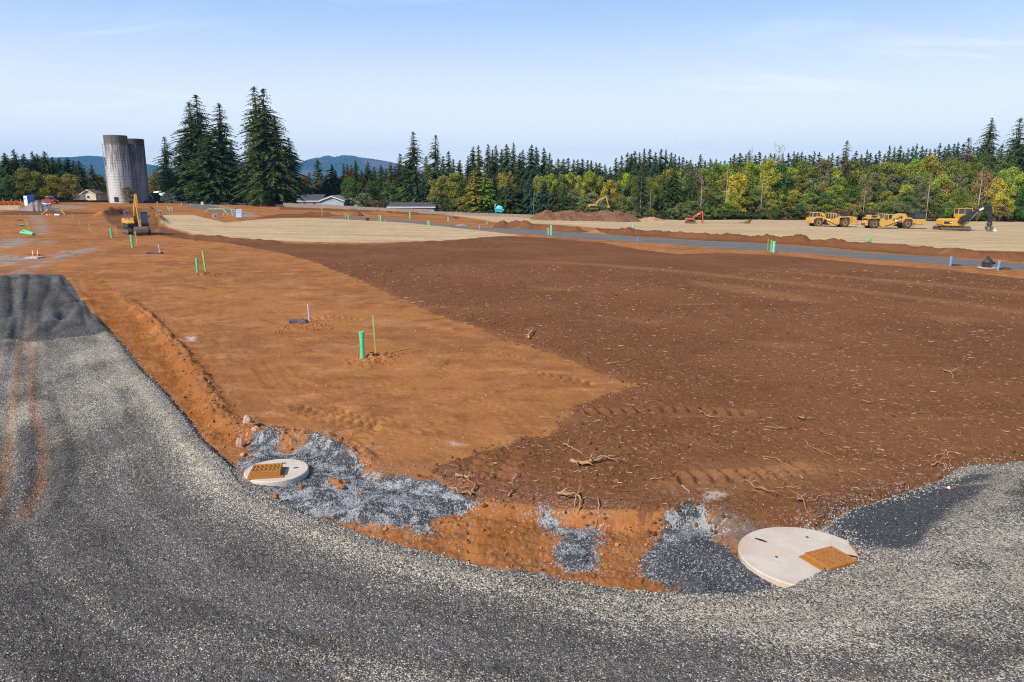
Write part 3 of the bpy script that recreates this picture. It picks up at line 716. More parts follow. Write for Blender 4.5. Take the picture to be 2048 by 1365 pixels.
# ------------------------------------------------------------------ pipes, stakes, boxes
def pipe(px, pb, pt, rad, m, label, group, bell=True, cat='pipe', lean=(0, 0)):
    g, h = hpx(px, pb, pt); root = thing('pipe_stub', g, label, cat, 0, group)
    root.rotation_euler = (lean[0], lean[1], 0)
    MB().lathe([(rad, -.2), (rad, h - .001)], 20).build('pipe', m, root, smooth=False)
    if bell:
        MB().lathe([(rad * 1.02, h - .22), (rad * 1.16, h - .17), (rad * 1.16, h - .06), (rad * 1.22, h - .05), (rad * 1.22, h), (rad * .9, h + .01)], 20).build('pipe_bell', m, root)
    return root
def stake(px, pb, pt, w, m, label, group, top=None, lean=0.0, name='survey_stake', cat='stake', bare=0.0):
    g, h = hpx(px, pb, pt); root = thing(name, g, label, cat, random.uniform(-.4, .4), group)
    root.rotation_euler = (random.uniform(-.02, .02), lean, random.uniform(-.3, .3))
    if bare > 0:
        MB().box((0, 0, h * bare / 2 - .06), (w * .8, w * .8, h * bare + .12)).build('bare_lath', LATH, root)
        MB().box((0, 0, h * (1 + bare) / 2), (w, w, h * (1 - bare))).build('painted_top', m, root)
    else:
        MB().box((0, 0, h / 2 - .05), (w, w * .6, h + .1)).build('lath', m, root)
        if top: MB().box((0, 0, h + .03), (w * 1.3, w, .12)).build('marker_flag', top, root)
    return root
PG = 'green sewer pipe stubs standing in the clay'
SG = 'green survey stakes beside the pipe stubs'
pipe(725.5, 722, 664, .088, GRN, 'thickest green pipe stub, with a bell end, on a small mound', PG)
stake(751.5, 714, 631, .05, LIME, 'tall green lath with a bare wood foot beside the thickest green pipe stub', SG, lean=-.035, bare=.26)
pipe(396, 552, 517, .085, GRN, 'green pipe stub with a mound at its foot, paired with a thick green post', PG, False)
stake(412, 550, 502, .10, LIME, 'thick leaning green post next to the green pipe with a mound', SG, lean=-.06, bare=.12)
pipe(265.5, 495.5, 470, .12, GRN, 'green pipe stub just in front of the yellow excavator tracks', PG, False, lean=(0, -.04))
stake(275, 492, 463, .06, LIME, 'thin yellow-green lath in front of the yellow excavator', SG, lean=-.05, bare=.6)
pipe(224, 476, 456, .11, GRN, 'green pipe stub beside the tail of the yellow excavator', PG, False, lean=(0, -.03))
stake(233, 473, 453, .04, LATH, 'thin lath between the green pipe and the yellow excavator tail', SG)
stake(179.5, 462, 448, .06, LIME, 'yellow-green lath alone on bare clay before the dark soil heap', SG)
stake(159.5, 450, 438, .05, LATH, 'bare wood lath on clay short of the dark soil heap', SG)
stake(145, 437, 426, .05, LATH, 'bare wood lath nearest the yellow trench barrier', SG)
pipe(1102.5, 471, 451, .13, GRN2, 'turquoise pipe stub, tallest of the trio where the topsoil meets the gravel lane', PG, False)
stake(1097, 471, 456, .10, LIME, 'green post in the middle of the trio beside the gravel lane', SG)
stake(1094.5, 470, 455, .08, LIME, 'green lath at the outer end of the trio beside the gravel lane', SG)
pipe(1547, 506, 483, .15, GRN2, 'pale turquoise pipe stub at the lane edge below the yellow scrapers', PG, False)
stake(1541.5, 506, 480, .14, LIME, 'green post touching the pale turquoise pipe at the lane edge', SG)
stake(1535, 501, 479, .06, LIME, 'thin yellow-green lath near the pale turquoise pipe', SG)
pipe(1266, 462, 449.5, .16, GRN2, 'turquoise pipe stub on the soil windrow below the orange excavator', PG, False)
stake(1271, 461, 441, .045, LIME, 'thin green lath rising beside the turquoise pipe on the windrow', SG)
stake(1279, 461, 444, .045, LIME, 'thin green lath standing alone past the turquoise pipe on the windrow', SG)
pipe(1738, 487, 476.5, .19, GRN, 'short thick green pipe stub at the straw edge below the scrapers', PG, False)
stake(1743, 487, 460, .07, LIME, 'tall green lath behind the short thick green pipe', SG)
stake(1759.5, 486, 460, .05, LIME, 'faint thin green lath in the straw below the tall scraper cab', SG)
stake(1274.5, 483, 474.5, .08, BLUEP, 'short blue stake on the gravel lane', 'blue and lilac water service markers')
WG = 'blue and lilac water service markers'
stake(1900.5, 532.6, 513, .14, BLUEP, 'blue pipe marker beside the lane, apart from the black bagged hydrant', WG, lean=.02)
stake(1995.5, 540.5, 521.5, .14, BLUEP, 'blue pipe marker close to the black bagged hydrant', WG, lean=.08)
stake(619, 646, 609, .055, PURP, 'lilac pipe marker beside the meter box on the orange pad', WG, lean=-.05)
stake(320.5, 509, 488, .07, PURP, 'lilac pipe marker at the dark box in front of the excavator', WG, lean=-.1)
stake(959, 459, 450, .10, BLUEP, 'tiny blue marker where the lane meets the straw', WG)
stake(644.5, 434, 415, .10, LIME, 'tall green and tan stake by the dark soil bank near the houses', SG, bare=.5)
stake(691.7, 438, 427, .08, LIME, 'yellow-green lath beside a dark green pipe near the straw', SG)
pipe(697.5, 439, 431, .15, GRN, 'green pipe stub at the upper rim of the straw near the houses', PG, False)
stake(701.5, 439, 434, .08, PURP, 'short lilac marker beside the green pipe near the houses', WG)
stake(758, 444, 430, .09, LATH, 'tan lath beside the green pipe before the long dark-roofed house', SG)
pipe(762, 444, 431, .15, GRN, 'green pipe stub in line with the long dark-roofed house', PG, False)
pipe(820.5, 436.5, 422.6, .17, GRN, 'bright green pipe stub in the orange clay below the long dark roof', PG, False)
stake(855, 452, 442, .14, LIME, 'green post by the lane beyond the straw rim', SG)
pipe(859, 452, 442, .15, GRN, 'green pipe stub by the lane beyond the straw rim', PG, False)
pipe(897, 442, 434.5, .18, GRN, 'small green pipe stub on open orange clay near the wood fence end', PG, False)
stake(974, 449, 443, .06, WHT, 'tiny white post in orange clay by the soil windrow', SG)
stake(1006, 438, 431, .08, LIME, 'faint green lath in straw in front of the turquoise boat', SG)
stake(1015, 437, 430, .06, LIME, 'fainter green lath in straw past the turquoise boat', SG)
stake(315, 412.5, 405, .14, LIME, 'green post with a white top near the silos', SG, top=WHT)
pipe(337, 421, 413, .13, GRN, 'green pipe stub beside the concrete blocks near the big firs', PG, False)
stake(53.5, 452, 438, .07, LIME, 'yellow-green lath between two bundles of green pipe', SG)
stake(57.5, 463, 445, .04, LIME, 'thin lath just above the loose green pipes', SG)

def meter_box(px, py, L, Wd, label, n=1, yaw=0.1):
    g = G(px, py); root = thing('meter_box', g, label, 'meter box', yaw, 'dark meter boxes set in the pad')
    MB().box((0, 0, .03), (L, Wd, .16)).build('box_body', BOXM, root, .01)
    MB().box((-.02 * L, 0, .125), (L * .93, Wd * .86, .03)).build('lid', BOXM, root, .008)
    MB().box((L * .42, 0, .155), (L * .1, Wd * .5, .03)).build('lid_reader', BAG, root)
meter_box(597, 647.5, .80, .46, 'dark slate meter box with lid beside the lilac marker on the orange pad', yaw=.06)
meter_box(309, 508.5, 1.35, .5, 'flat dark box on clay in front of the excavator', yaw=.12)
for px, py, l in ((1910, 531, 'low black lid beside the lone blue marker'), (2009, 539, 'low black lid beyond the blue marker at the hydrant')):
    g = G(px, py); o = MB().box((0, 0, .05), (.95, .5, .14), None, .9).box((.1, 0, .14), (.5, .3, .05), None, .8).build('valve_lid', BAG); o.location = g; tag(o, l, 'valve lid', 'black valve lids beside the blue markers')

# bagged hydrant
g = G(1974, 536); k = px_m(1974, 536); root = thing('fire_hydrant', g, 'hydrant wrapped in a black plastic bag between the two blue markers', 'hydrant')
hh = 21 * k
mb = MB(); prof = [(.30, 0), (.40, .1), (.40, .35 * hh), (.44, .55 * hh), (.33, .75 * hh), (.20, .86 * hh), (.16, .93 * hh), (.05, hh)]
mb.lathe(prof, 14); o = mb.build('bag', BAG, root)
for v in o.data.vertices:
    a = math.atan2(v.co.y, v.co.x); q = 1 + .13 * math.sin(3 * a + v.co.z * 4) + .06 * math.sin(7 * a - v.co.z * 9); v.co.x *= q; v.co.y *= q
MB().tube([(.25, 0, .62 * hh), (.62, -.05, .42 * hh)], [.17, .09], 8).build('bag_fold', BAG, root)
MB().lathe([(.75, -.1), (.75, .03), (.7, .05)], 20).build('concrete_pad', GREYC, root)
MB().lathe([(.09, hh), (.11, hh + .05), (.03, hh + .12)], 8).build('tied_knot', BAG, root)

# traffic cones
def cone_proto():
    root = thing('traffic_cone', (0, 0, 0), '', 'traffic cone', 0, 'orange traffic cones on the building site')
    MB().box((0, 0, .02), (.38, .38, .04)).build('cone_base', CONE, root, .008)
    MB().lathe([(.145, .04), (.03, .74), (.02, .75)], 18).build('cone_body', CONE, root)
    MB().lathe([(.108, .295), (.088, .42)], 18).build('reflective_band', WHT, root)
    MB().lathe([(.074, .50), (.058, .60)], 18).build('reflective_band', WHT, root)
    return root
cp = cone_proto(); first = True
for px, pb, pt, l in ((67, 513, 499, 'first of two orange cones on the grey slab by the clay track'), (77, 512, 498.5, 'second of two orange cones on the grey slab, beside dark soil'), (0.5, 481, 471, 'orange cone cut by the picture edge above the grey patch'),
        (363, 412, 405, 'red cone on the clay in front of the big firs'), (381, 412, 407, 'small red and white cone before the black fence'), (448, 431, 426, 'red and white cone beside the yellow trench barrier near the pale toilet'),
        (455, 431.5, 427, 'second red and white cone beside the yellow trench barrier near the pale toilet'), (465, 431.5, 426, 'red and white cone close to the pale blue toilet'), (770.5, 445, 440, 'pinkish cone at the straw rim beside a green pipe'), (41, 432, 428, 'white weathered cone above the bundled green pipes')):
    g, h = hpx(px, pb, pt)
    o = cp if first else dup(cp, g, 0, l, 1)
    o.location = g; o['label'] = l; o.scale = (h / .75,) * 3; first = False
g = G(70, 516); k = px_m(70, 516)
o = MB().box((0, 0, .05), (28 * k, .9, .14), None, .97).build('ground_panel', GREYC, None, .02); o.location = g; o.rotation_euler = (0, 0, -.12); tag(o, 'thin grey concrete panel lying under two orange cones', 'concrete panel')

# loose green pipes and bundles
def lying_pipe(name, p0, p1, rad, m, label, cat, group):
    a = G(*p0); b = G(*p1); root = MB().tube([(0, 0, rad), tuple(b - a + Vector((0, 0, rad)))], rad, 12).build(name, m); root.location = a
    return tag(root, label, cat, group)
LG = 'loose lengths of green pipe on the ground'
lying_pipe('loose_pipe', (42, 467.5), (66, 471.5), .14, GRN, 'longer loose green pipe lying on clay, its end in the dark smear', 'pipe', LG)
lying_pipe('loose_pipe', (47, 464.5), (67.5, 470), .14, GRN, 'upper loose green pipe crossing the other on clay', 'pipe', LG)
lying_pipe('loose_pipe', (42, 466), (50, 465), .11, GRN, 'short loose green pipe piece at the tip of the crossed pair', 'pipe', LG)
for (bx, by, l) in ((40, 441.5, 'upper bundle'), (43.5, 452.5, 'lower bundle')):
    g = G(bx, by); k = px_m(bx, by)
    for j in range(3):
        o = MB().tube([(0, -1.0, 0), (0, .1, 0)], 1.35 * k, 12).build('bundled_pipe', GRN); o.location = g + Vector(((j - 1) * 3.4 * k, 0, 1.35 * k))
        o.rotation_euler = (0, 0, math.atan2(-g.x, g.y))
        MB().lathe([(1.0 * k, -.01), (1.0 * k, .012)], 12, T(0, -1.0, 0) @ RX(R(90))).build('pipe_opening', HOLE, o)
        tag(o, '%s green pipe end of the %s of three beside the laths' % (('outer', 'middle', 'inner')[j], l), 'pipe', 'bundled green pipes seen end on')

# yellow trench barriers
def barrier(p0, p1, h, label):
    a = G(*p0); b = G(*p1); root = thing('trench_barrier', a, label, 'barrier', 0, 'yellow trench barriers'); d = b - a
    MB().tube([(0, 0, h), tuple(d + Vector((0, 0, h * 1.08)))], .07, 6).build('top_rail', YRAIL, root)
    for e in (Vector((0, 0, 0)), d):
        sgn = -1 if e.length == 0 else 1
        MB().tube([tuple(e + Vector((0, 0, h))), tuple(e + Vector((sgn * h * 1.1, -.4, 0)))], .05, 6).build('leg', YRAIL, root)
        MB().tube([tuple(e + Vector((0, 0, h))), tuple(e + Vector((-sgn * h * .2, .5, 0)))], .05, 6).build('leg', YRAIL, root)
barrier((97, 430), (121, 429), .9, 'yellow sawhorse barrier over the trench near the crossed green pipes')
barrier((418, 425), (447, 426), .7, 'low yellow rail between concrete blocks and the pale blue toilet')
g = G(116, 431); k = px_m(116, 431)
for q, (dx_, c_, l) in enumerate(((0, WHT, 'white plastic sheet piece beneath the yellow sawhorse barrier'), (-17, CONE, 'red and white debris below the foot of the yellow sawhorse barrier'))):
    mb = MB()
    for j in range(4): mb.box((j * 2.2 * k - 3 * k, random.uniform(-.3, .3), .12), (4.5 * k, .7, .2), RY(random.uniform(-.08, .08)), .8)
    o = mb.build('scrap_piece', c_); o.location = g + Vector((dx_ * k, 0, 0)); tag(o, l, 'scrap')

# precast concrete blocks
def vault(px, pb, wpx, hpx_, yaw, label, openf=False):
    g = G(px, pb); k = px_m(px, pb); root = thing('concrete_vault', g, label, 'concrete block', yaw, 'precast concrete vaults waiting on the clay')
    w, h = wpx * k * .8, hpx_ * k
    m = MB(); t = w * .13
    m.box((0, t / 2 - w * .4, h / 2), (w, t, h)).box((0, w * .4 - t / 2, h / 2), (w, t, h)).box((-w / 2 + t / 2, 0, h / 2), (t, w * .8 - 2 * t, h)).box((w / 2 - t / 2, 0, h / 2), (t, w * .8 - 2 * t, h))
    m.build('vault_walls', GREYC if not openf else WHT, root, .02)
    MB().box((0, -w * .4 - .01, h * .55), (w * .35, .03, h * .3)).build('knockout', HOLE, root)
    MB().box((0, 0, h + .05), (w * 1.02, w * .82, .1)).build('vault_cover', GREYC, root, .01)
vault(320.5, 428, 9, 5.5, .5, 'small grey block with a dark side next to the low white frame')
vault(342.5, 423, 10, 6, .3, 'grey block behind, close to the green pipe stub near the firs')
vault(430.5, 436, 11, 7, .5, 'grey block alone on red clay at the straw rim')
vault(466.5, 425, 9, 6, .2, 'grey block tucked behind the pale blue toilet')
vault(405, 410, 6, 5, .1, 'small white-edged box against the black fence under the firs', True)
vault(310, 427.5, 8, 3, .4, 'low pinkish frame beside the small grey block', True)

# portable toilet
g = G(479, 436); k = px_m(479, 436); w, h = 11.5 * k, 17.2 * k
root = thing('portable_toilet', g, 'pale blue portable toilet at the far rim of the straw', 'portable toilet', .28)
MB().box((0, 0, h * .48), (w, w, h * .93)).build('cabin', POTTY, root, .03)
MB().box((0, -w / 2 - .012, h * .46), (w * .7, .03, h * .80)).build('door', mat('pale_blue_door', (.52, .65, .84), .5), root)
MB().box((0, -w / 2 - .035, h * .72), (w * .25, .02, h * .06)).build('door_sign', mat('sign_blue', (.08, .2, .5), .5), root)
MB().prism([(-w * .54, h * .945), (w * .54, h * .945), (w * .40, h * 1.0), (-w * .40, h * 1.0)], -w * .54, w * .54).build('roof', WHT, root)
MB().tube([(w * .35, w * .35, h * .9), (w * .35, w * .35, h * 1.06)], .05, 8).build('vent_pipe', POTTY, root)
MB().box((0, 0, .06), (w * 1.06, w * 1.06, .12)).build('skid_base', BAG, root)

# drain cover drums etc. near the lane
for px, pb, pt, l in ((735, 442, 435.5, 'small dark hydrant wrapped in black by the straw rim'), (1044, 449, 445, 'tiny lilac marker drum on the soil windrow')):
    g, h = hpx(px, pb, pt); root = thing('hydrant', g, l, 'hydrant')
    MB().lathe([(.2, -.05), (.22, h * .6), (.32, h * .7), (.2, h * .9), (.08, h)], 10).build('barrel', BAG if px < 900 else PURP, root)
    MB().tube([(-.4, 0, h * .66), (.4, 0, h * .66)], .09, 8).build('outlet', BAG if px < 900 else PURP, root)
# ------------------------------------------------------------------ machines
def stadium(x0, x1, r, n=7, zc=None):
    zc = r if zc is None else zc
    a = [(x1 + r * math.cos(t), zc + r * math.sin(t)) for t in np.linspace(-math.pi / 2, math.pi / 2, n)]
    return a + [(x0 - r * math.cos(t), zc - r * math.sin(t)) for t in np.linspace(-math.pi / 2, math.pi / 2, n)]
def arm_part(name, pts, ws, y, width, m, parent):
    """bent box beam along pts (x,z) with depths ws"""
    up = []; dn = []
    for i, (p, w) in enumerate(zip(pts, ws)):
        a = Vector(pts[max(i - 1, 0)]); b = Vector(pts[min(i + 1, len(pts) - 1)]); d = (b - a).normalized(); nn = Vector((-d.y, d.x))
        up.append(tuple(Vector(p) + nn * w / 2)); dn.append(tuple(Vector(p) - nn * w / 2))
    return MB().prism(up + dn[::-1], y - width / 2, y + width / 2).build(name, m, parent)
def track_pair(root, L, r, gauge, w, m=RUB, zc=None):
    for s in (-1, 1):
        t = MB(); prof = stadium(-L / 2 + r, L / 2 - r, r)
        t.prism(prof, s * gauge / 2 - w / 2, s * gauge / 2 + w / 2)
        nsh = int(L * 2.6)
        for i in range(nsh):
            x = -L / 2 + r + (L - 2 * r) * i / (nsh - 1)
            t.box((x, s * gauge / 2, 2 * r + .015), (.09, w, .05)).box((x, s * gauge / 2, .0), (.09, w, .05))
        tr = t.build('track', m, root)
        for e in (-1, 1):
            MB().lathe([(r * .68, -.03), (r * .68, .03), (r * .3, .06)], 14, T(e * (L / 2 - r), s * (gauge / 2 + w / 2), r) @ RX(R(-90 * s))).build('sprocket', STEEL, tr)
        MB().box((0, s * (gauge / 2 + w / 2 + .015), r), (L - 3.2 * r, .03, r * .7)).build('track_frame', STEEL, tr)
def cab_part(root, x0, x1, y0, y1, z0, z1, m, post=.08, slope=.15, name='cab'):
    """posts, sill and roof round a dark glass box"""
    c = MB(); zm = z0 + (z1 - z0) * .38
    c.box(((x0 + x1) / 2, (y0 + y1) / 2, (z0 + zm) / 2), (x1 - x0, y1 - y0, zm - z0))
    c.box(((x0 + x1) / 2 - slope / 2, (y0 + y1) / 2, z1 - post / 2), (x1 - x0 - slope + .06, y1 - y0 + .04, post))
    for y in (y0 + post / 2, y1 - post / 2):
        c.box((x0 + post / 2, y, (zm + z1) / 2 - post / 2), (post, post, z1 - zm - post))
        c.prism([(x1 - post, zm), (x1, zm), (x1 - slope, z1 - post), (x1 - slope - post, z1 - post)], y - post / 2, y + post / 2)
        c.box(((x0 * .55 + x1 * .45), y, (zm + z1) / 2 - post / 2), (post * .8, post, z1 - zm - post))
    cab = c.build(name, m, root)
    MB().prism([(x0 + .04, zm), (x1 - .04, zm), (x1 - slope - .03, z1 - post), (x0 + .04, z1 - post)], y0 + .03, y1 - .03).build('window', GLASS, cab)
    return cab
def ram(root, a, b, y, r=.07):
    a = Vector((a[0], y, a[1])); b = Vector((b[0], y, b[1])); m_ = a.lerp(b, .58)
    o = MB().tube([a, m_], r, 8).build('hydraulic_cylinder', CYLM, root); MB().tube([m_, b], r * .55, 8).build('piston_rod', CHROME, o)
def bucket(root, M, w, m, s=1.0):
    o = [(0, .12), (.30, .10), (.62, -.12), (.72, -.5), (.50, -.86), (.10, -1.0), (-.28, -.92), (-.25, -.86), (.08, -.92), (.44, -.78), (.64, -.48), (.55, -.16), (.28, .02), (0, .04)]
    b = MB(); b.prism([(x * s, z * s) for x, z in o], -w / 2, w / 2, M)
    side = [(0, .10), (.30, .08), (.60, -.13), (.70, -.5), (.49, -.84), (.10, -.98), (-.27, -.91)]
    for y in (-w / 2, w / 2 - .04): b.prism([(x * s, z * s) for x, z in side], y, y + .04, M)
    bk = b.build('bucket', m, root)
    t = MB()
    for i in range(5): t.box((-.36 * s, -w / 2 + w * (i + .5) / 5, -.90 * s), (.2 * s, w * .09, .05 * s), M)
    t.build('bucket_tooth_row', STEEL, bk)
def excavator(px, pb, yaw, S_, m, label, boom, stick_end, barm=None, bw=1.1, cabm=None, tracks=True, z_extra=0., bk_rot=0., guard=False, name='excavator', base=None, white_mark=False):
    g = base or G(px, pb); root = thing(name, g + Vector((0, 0, z_extra)), label, 'excavator', yaw, None, S_)
    barm = barm or m
    if tracks:
        track_pair(root, 3.9, .42, 2.2, .55)
        MB().box((0, 0, .62), (2.4, 1.7, .5)).build('undercarriage', BLK, root)
    MB().lathe([(.6, .85), (.6, 1.05)], 20).build('slew_ring', BLK, root)
    MB().prism([(-1.6, 1.05), (1.55, 1.05), (1.6, 1.2), (1.6, 1.45), (-1.6, 1.45)], -1.3, 1.3).build('deck', BLK, root)
    MB().prism([(-2.0, 1.08), (-1.9, 2.0), (-1.65, 2.12), (-1.42, 2.12), (-1.42, 1.08)], -1.28, 1.28).build('counterweight', m, root, .06)
    MB().prism([(-1.41, 1.47), (-1.41, 2.08), (-.2, 2.08), (-.05, 1.9), (-.05, 1.47)], -1.25, 1.22).build('engine_cover', m, root, .04)
    MB().prism([(-.04, 1.46), (-.04, 1.95), (1.05, 1.85), (1.5, 1.6), (1.5, 1.46)], -1.26, -.40).build('tool_locker', m, root, .03)
    MB().tube([(-1.0, -.6, 2.05), (-1.0, -.6, 2.55)], .07, 8).build('exhaust_pipe', BLK, root)
    cab_part(root, .02, 1.55, .38, 1.27, 1.46, 2.98, cabm or m)
    MB().box((1.5, 1.42, 2.35), (.08, .16, .3)).build('mirror', BLK, root)
    if guard:
        gd = MB()
        for x in (-.2, .25):
            for y in (-1.2, -.75): gd.box((x, y, 2.4), (.07, .07, 1.3))
        gd.box((.02, -.98, 3.05), (.6, .6, .1)); gd.build('guard_frame', mat('grey_blue_steel', (.22, .22, .30), .5), root)
    bp = boom; arm_part('boom', bp, [.36, .52, .50, .34][:len(bp)] if len(bp) == 4 else [.36, .55, .32], 0, .36, barm, root)
    kx, kz = bp[-1]; ex, ez = stick_end; d = (Vector(stick_end) - Vector(bp[-1])).normalized()
    s0 = Vector(bp[-1]) - d * .55
    arm_part('stick', [tuple(s0), (kx, kz), tuple(Vector(bp[-1]).lerp(Vector(stick_end), .3)), stick_end], [.2, .42, .38, .2], 0, .28, barm, root)
    mid_ = bp[1] if len(bp) == 3 else bp[2]
    ram(root, (bp[0][0] + .5, bp[0][1] - .25), (mid_[0], mid_[1] - .2), .26); ram(root, (bp[0][0] + .5, bp[0][1] - .25), (mid_[0], mid_[1] - .2), -.26)
    ram(root, (mid_[0] - .1, mid_[1] + .3), tuple(s0), 0)
    pq = Vector(bp[-1]).lerp(Vector(stick_end), .35); nn = Vector((-d.y, d.x)) * .3
    ram(root, (pq.x + nn.x, pq.y + nn.y), (ex + nn.x, ez + nn.y), 0, .055)
    if bw: bucket(root, T(ex, 0, ez) @ RY(bk_rot), bw, STEEL if m is YEL else m)
    if white_mark:
        a = Vector(bp[1]).lerp(Vector(bp[-1]), .45)
        for s in (-1, 1): MB().box((0, 0, 0), (.9, .012, .16), T(a.x, s * .19, a.y) @ RY(-math.atan2(bp[-1][1] - bp[1][1], bp[-1][0] - bp[1][0]))).build('lettering_strip', WHT, root)
    return root
excavator(273, 468, math.atan2(-.78, .62), .88, YEL, 'yellow excavator with its boom folded high, bucket down, beside the dark soil heap',
          [(.3, 1.55), (.75, 3.4), (1.6, 4.75)], (2.5, 1.0), bw=1.6, cabm=mat('cab_grey', (.10, .11, .125), .4), guard=True, bk_rot=.2)
excavator(1381, 447, R(-4), .50, ORG, 'orange excavator parked on the straw before the woods, boom arched over',
          [(.4, 1.3), (1.6, 2.9), (3.0, 3.8), (4.4, 4.3)], (4.6, 1.2), bw=1.3, cabm=BLK, bk_rot=.5, white_mark=True)

# big stockpile with a digger on top, built first because the digger stands on it
def pile(name, px0, px1, pb, hm, depth, material, label, prof, seed, n=130, cat='soil heap', group=None, rough=.12, lump=2.2):
    a = G(px0, pb[0]); b = G(px1, pb[1]); L = (b - a).length; ang = math.atan2(b.y - a.y, b.x - a.x)
    u, v = np.meshgrid(np.linspace(0, 1, n), np.linspace(-1, 1, n // 2), indexing='ij')
    xs = [p[0] for p in prof]; hs = [p[1] for p in prof]
    top = np.interp(u, xs, hs)
    edge_w = 1 + .22 * pn(u * 5, u * 0 + seed, seed) + .08 * pn(u * 17, u * 0 + seed, seed + 1)
    q = np.clip(1 - np.abs(v) ** 1.25 * 1.0, 0, 1)
    X = u * L; Yl = v * depth * edge_w * (.35 + .65 * np.minimum(top, 1))
    hz = hm * top * q * (1 + (.25 if rough > .05 else .06) * pn(X / lump, Yl / lump, seed + 3))
    hz = hz + rough * hm * pn(X / lump * 2.7, Yl / lump * 2.7, seed + 5) * np.sqrt(q) + rough * .6 * hm * np.abs(pn(X / lump * 6, Yl / lump * 6, seed + 7)) * np.sqrt(q)
    ca, sa = math.cos(ang), math.sin(ang)
    wx = a.x + X * ca - Yl * sa; wy = a.y + X * sa + Yl * ca
    gz = g_base(wx, wy)
    edge = (np.abs(v) > .97) | (u < .005) | (u > .995)
    z = gz + np.maximum(hz, 0) + .05 - np.where(edge, .6, 0.)
    V = np.stack([wx.ravel() - a.x, wy.ravel() - a.y, z.ravel() - a.z], 1); m2 = n // 2
    i = np.arange(n - 1)[:, None] * m2; j = np.arange(m2 - 1)[None, :]
    qd = np.stack([i + j, i + m2 + j, i + m2 + j + 1, i + j + 1], -1).reshape(-1)
    o = link_mesh(name, V, qd, 4, material, None, True); o.location = a
    tag(o, label, cat, group)
    return lambda uu: (Vector((a.x, a.y, 0)).lerp(Vector((b.x, b.y, 0)), uu) , float(np.interp(uu, xs, hs)) * hm)
def soil_mat(name, c1_, c2_, c3_):
    n = N(name); p = n.n('NewGeometry').outputs['Position']; a = n.noise(p, .5, 6, .65); b = n.noise(p, 5, 5, .7)
    c = n.mix(n.ramp(a, .38, .62), c1_, c2_); c = n.mix(n.mul(n.ramp(b, .5, .7), .6), c, c3_); n.bsdf(c, .95, .15, 0, b, .7, .12); return n.m
SOILM = soil_mat('stockpile_soil', (.155, .075, .042), (.20, .10, .055), (.10, .045, .024))
GRAVP = soil_mat('pile_gravel', (.21, .175, .16), (.255, .22, .20), (.13, .11, .105))
TANM = soil_mat('tan_soil', (.42, .27, .15), (.36, .22, .12), (.28, .16, .08))
k = px_m(1180, 440)
pile('soil_stockpile', 1062, 1276, (438.5, 442), 24 * k, 7.5, SOILM, 'long high brown soil stockpile in front of the woods with a yellow excavator on it',
     [(0, 0), (.04, .30), (.10, .55), (.14, .62), (.2, .55), (.27, .60), (.36, .66), (.5, .56), (.62, .62), (.74, .72), (.79, .78), (.82, .68), (.85, .55), (.92, .50), (.97, .32), (1, 0)], 11, 140)
for px0, px1, py, h, l in ((1146, 1166, 440, 4, 'small tan mound at the foot of the big soil stockpile'), (1196, 1228, 441, 5, 'pale tan mound in front of the big stockpile'), (1240, 1262, 441, 4, 'low orange and tan mound by the shadowed end of the stockpile'), (1272, 1330, 441.5, 7, 'wide pale sand mound under the dark digger arm'),
                           (888, 918, 438, 5, 'low brown mound by the end of the wood fence'), (700, 728, 432, 8, 'brown mound on dark soil before the long dark roof'), (910, 940, 452, 4, 'little grey gravel mound at the lane bend')):
    k = px_m(px0, py)
    pile('soil_mound', px0, px1, (py, py), h * k, 1.3, GRAVP if px0 == 910 else (SOILM if px0 in (888, 700) else TANM), l, [(0, 0), (.25, .6), (.5, 1), (.75, .7), (1, 0)], px0, 30, group='small mounds of loose soil', lump=.8)
k = px_m(70, 422)
pile('gravel_pile', 33, 122, (422, 422), 20 * k, 3.6, GRAVP, 'grey gravel pile with two dark gullies beside the blue and white cabin', [(0, 0), (.2, .35), (.36, .86), (.42, .80), (.48, 1), (.62, .62), (.78, .3), (1, 0)], 5, 70, 'gravel pile', rough=.008, lump=2.6)

xz = at(1196, 418, 178)
excavator(0, 0, R(2), .52, CREAM, 'pale yellow excavator working on top of the brown soil stockpile', [(.4, 1.5), (2.0, 3.6), (3.8, 4.6), (4.9, 4.9)], (5.9, 1.6), cabm=CREAM, bk_rot=.4,
          base=Vector((at(1187, 418, 157)[0], 157, at(1187, 419.5, 157)[1])))
# dark digger arm beside the sand mound
g = G(1298, 438); k = px_m(1298, 438); root = thing('digger_arm', g, 'black digger boom with a white band folded by the pale sand mound', 'digger')
arm_part('boom', [(-19 * k, 10 * k), (-17 * k, 17 * k), (-12 * k, 16 * k), (2 * k, 2 * k)], [.3, .5, .5, .4], 0, .4, BLK, root)
MB().box((0, 0, 0), (.9, .45, .22), T(-8 * k, 0, 12 * k) @ RY(R(42))).build('white_band', WHT, root)
MB().prism([(0, 0), (4.5 * k, 0), (5 * k, 8 * k), (3 * k, 9 * k), (1 * k, 5 * k)], -.5, .5).build('bucket', BLK, root)
MB().tube([(-20 * k, 0, 0), (-19 * k, 0, 10 * k)], .16, 8).build('stick', BLK, root)

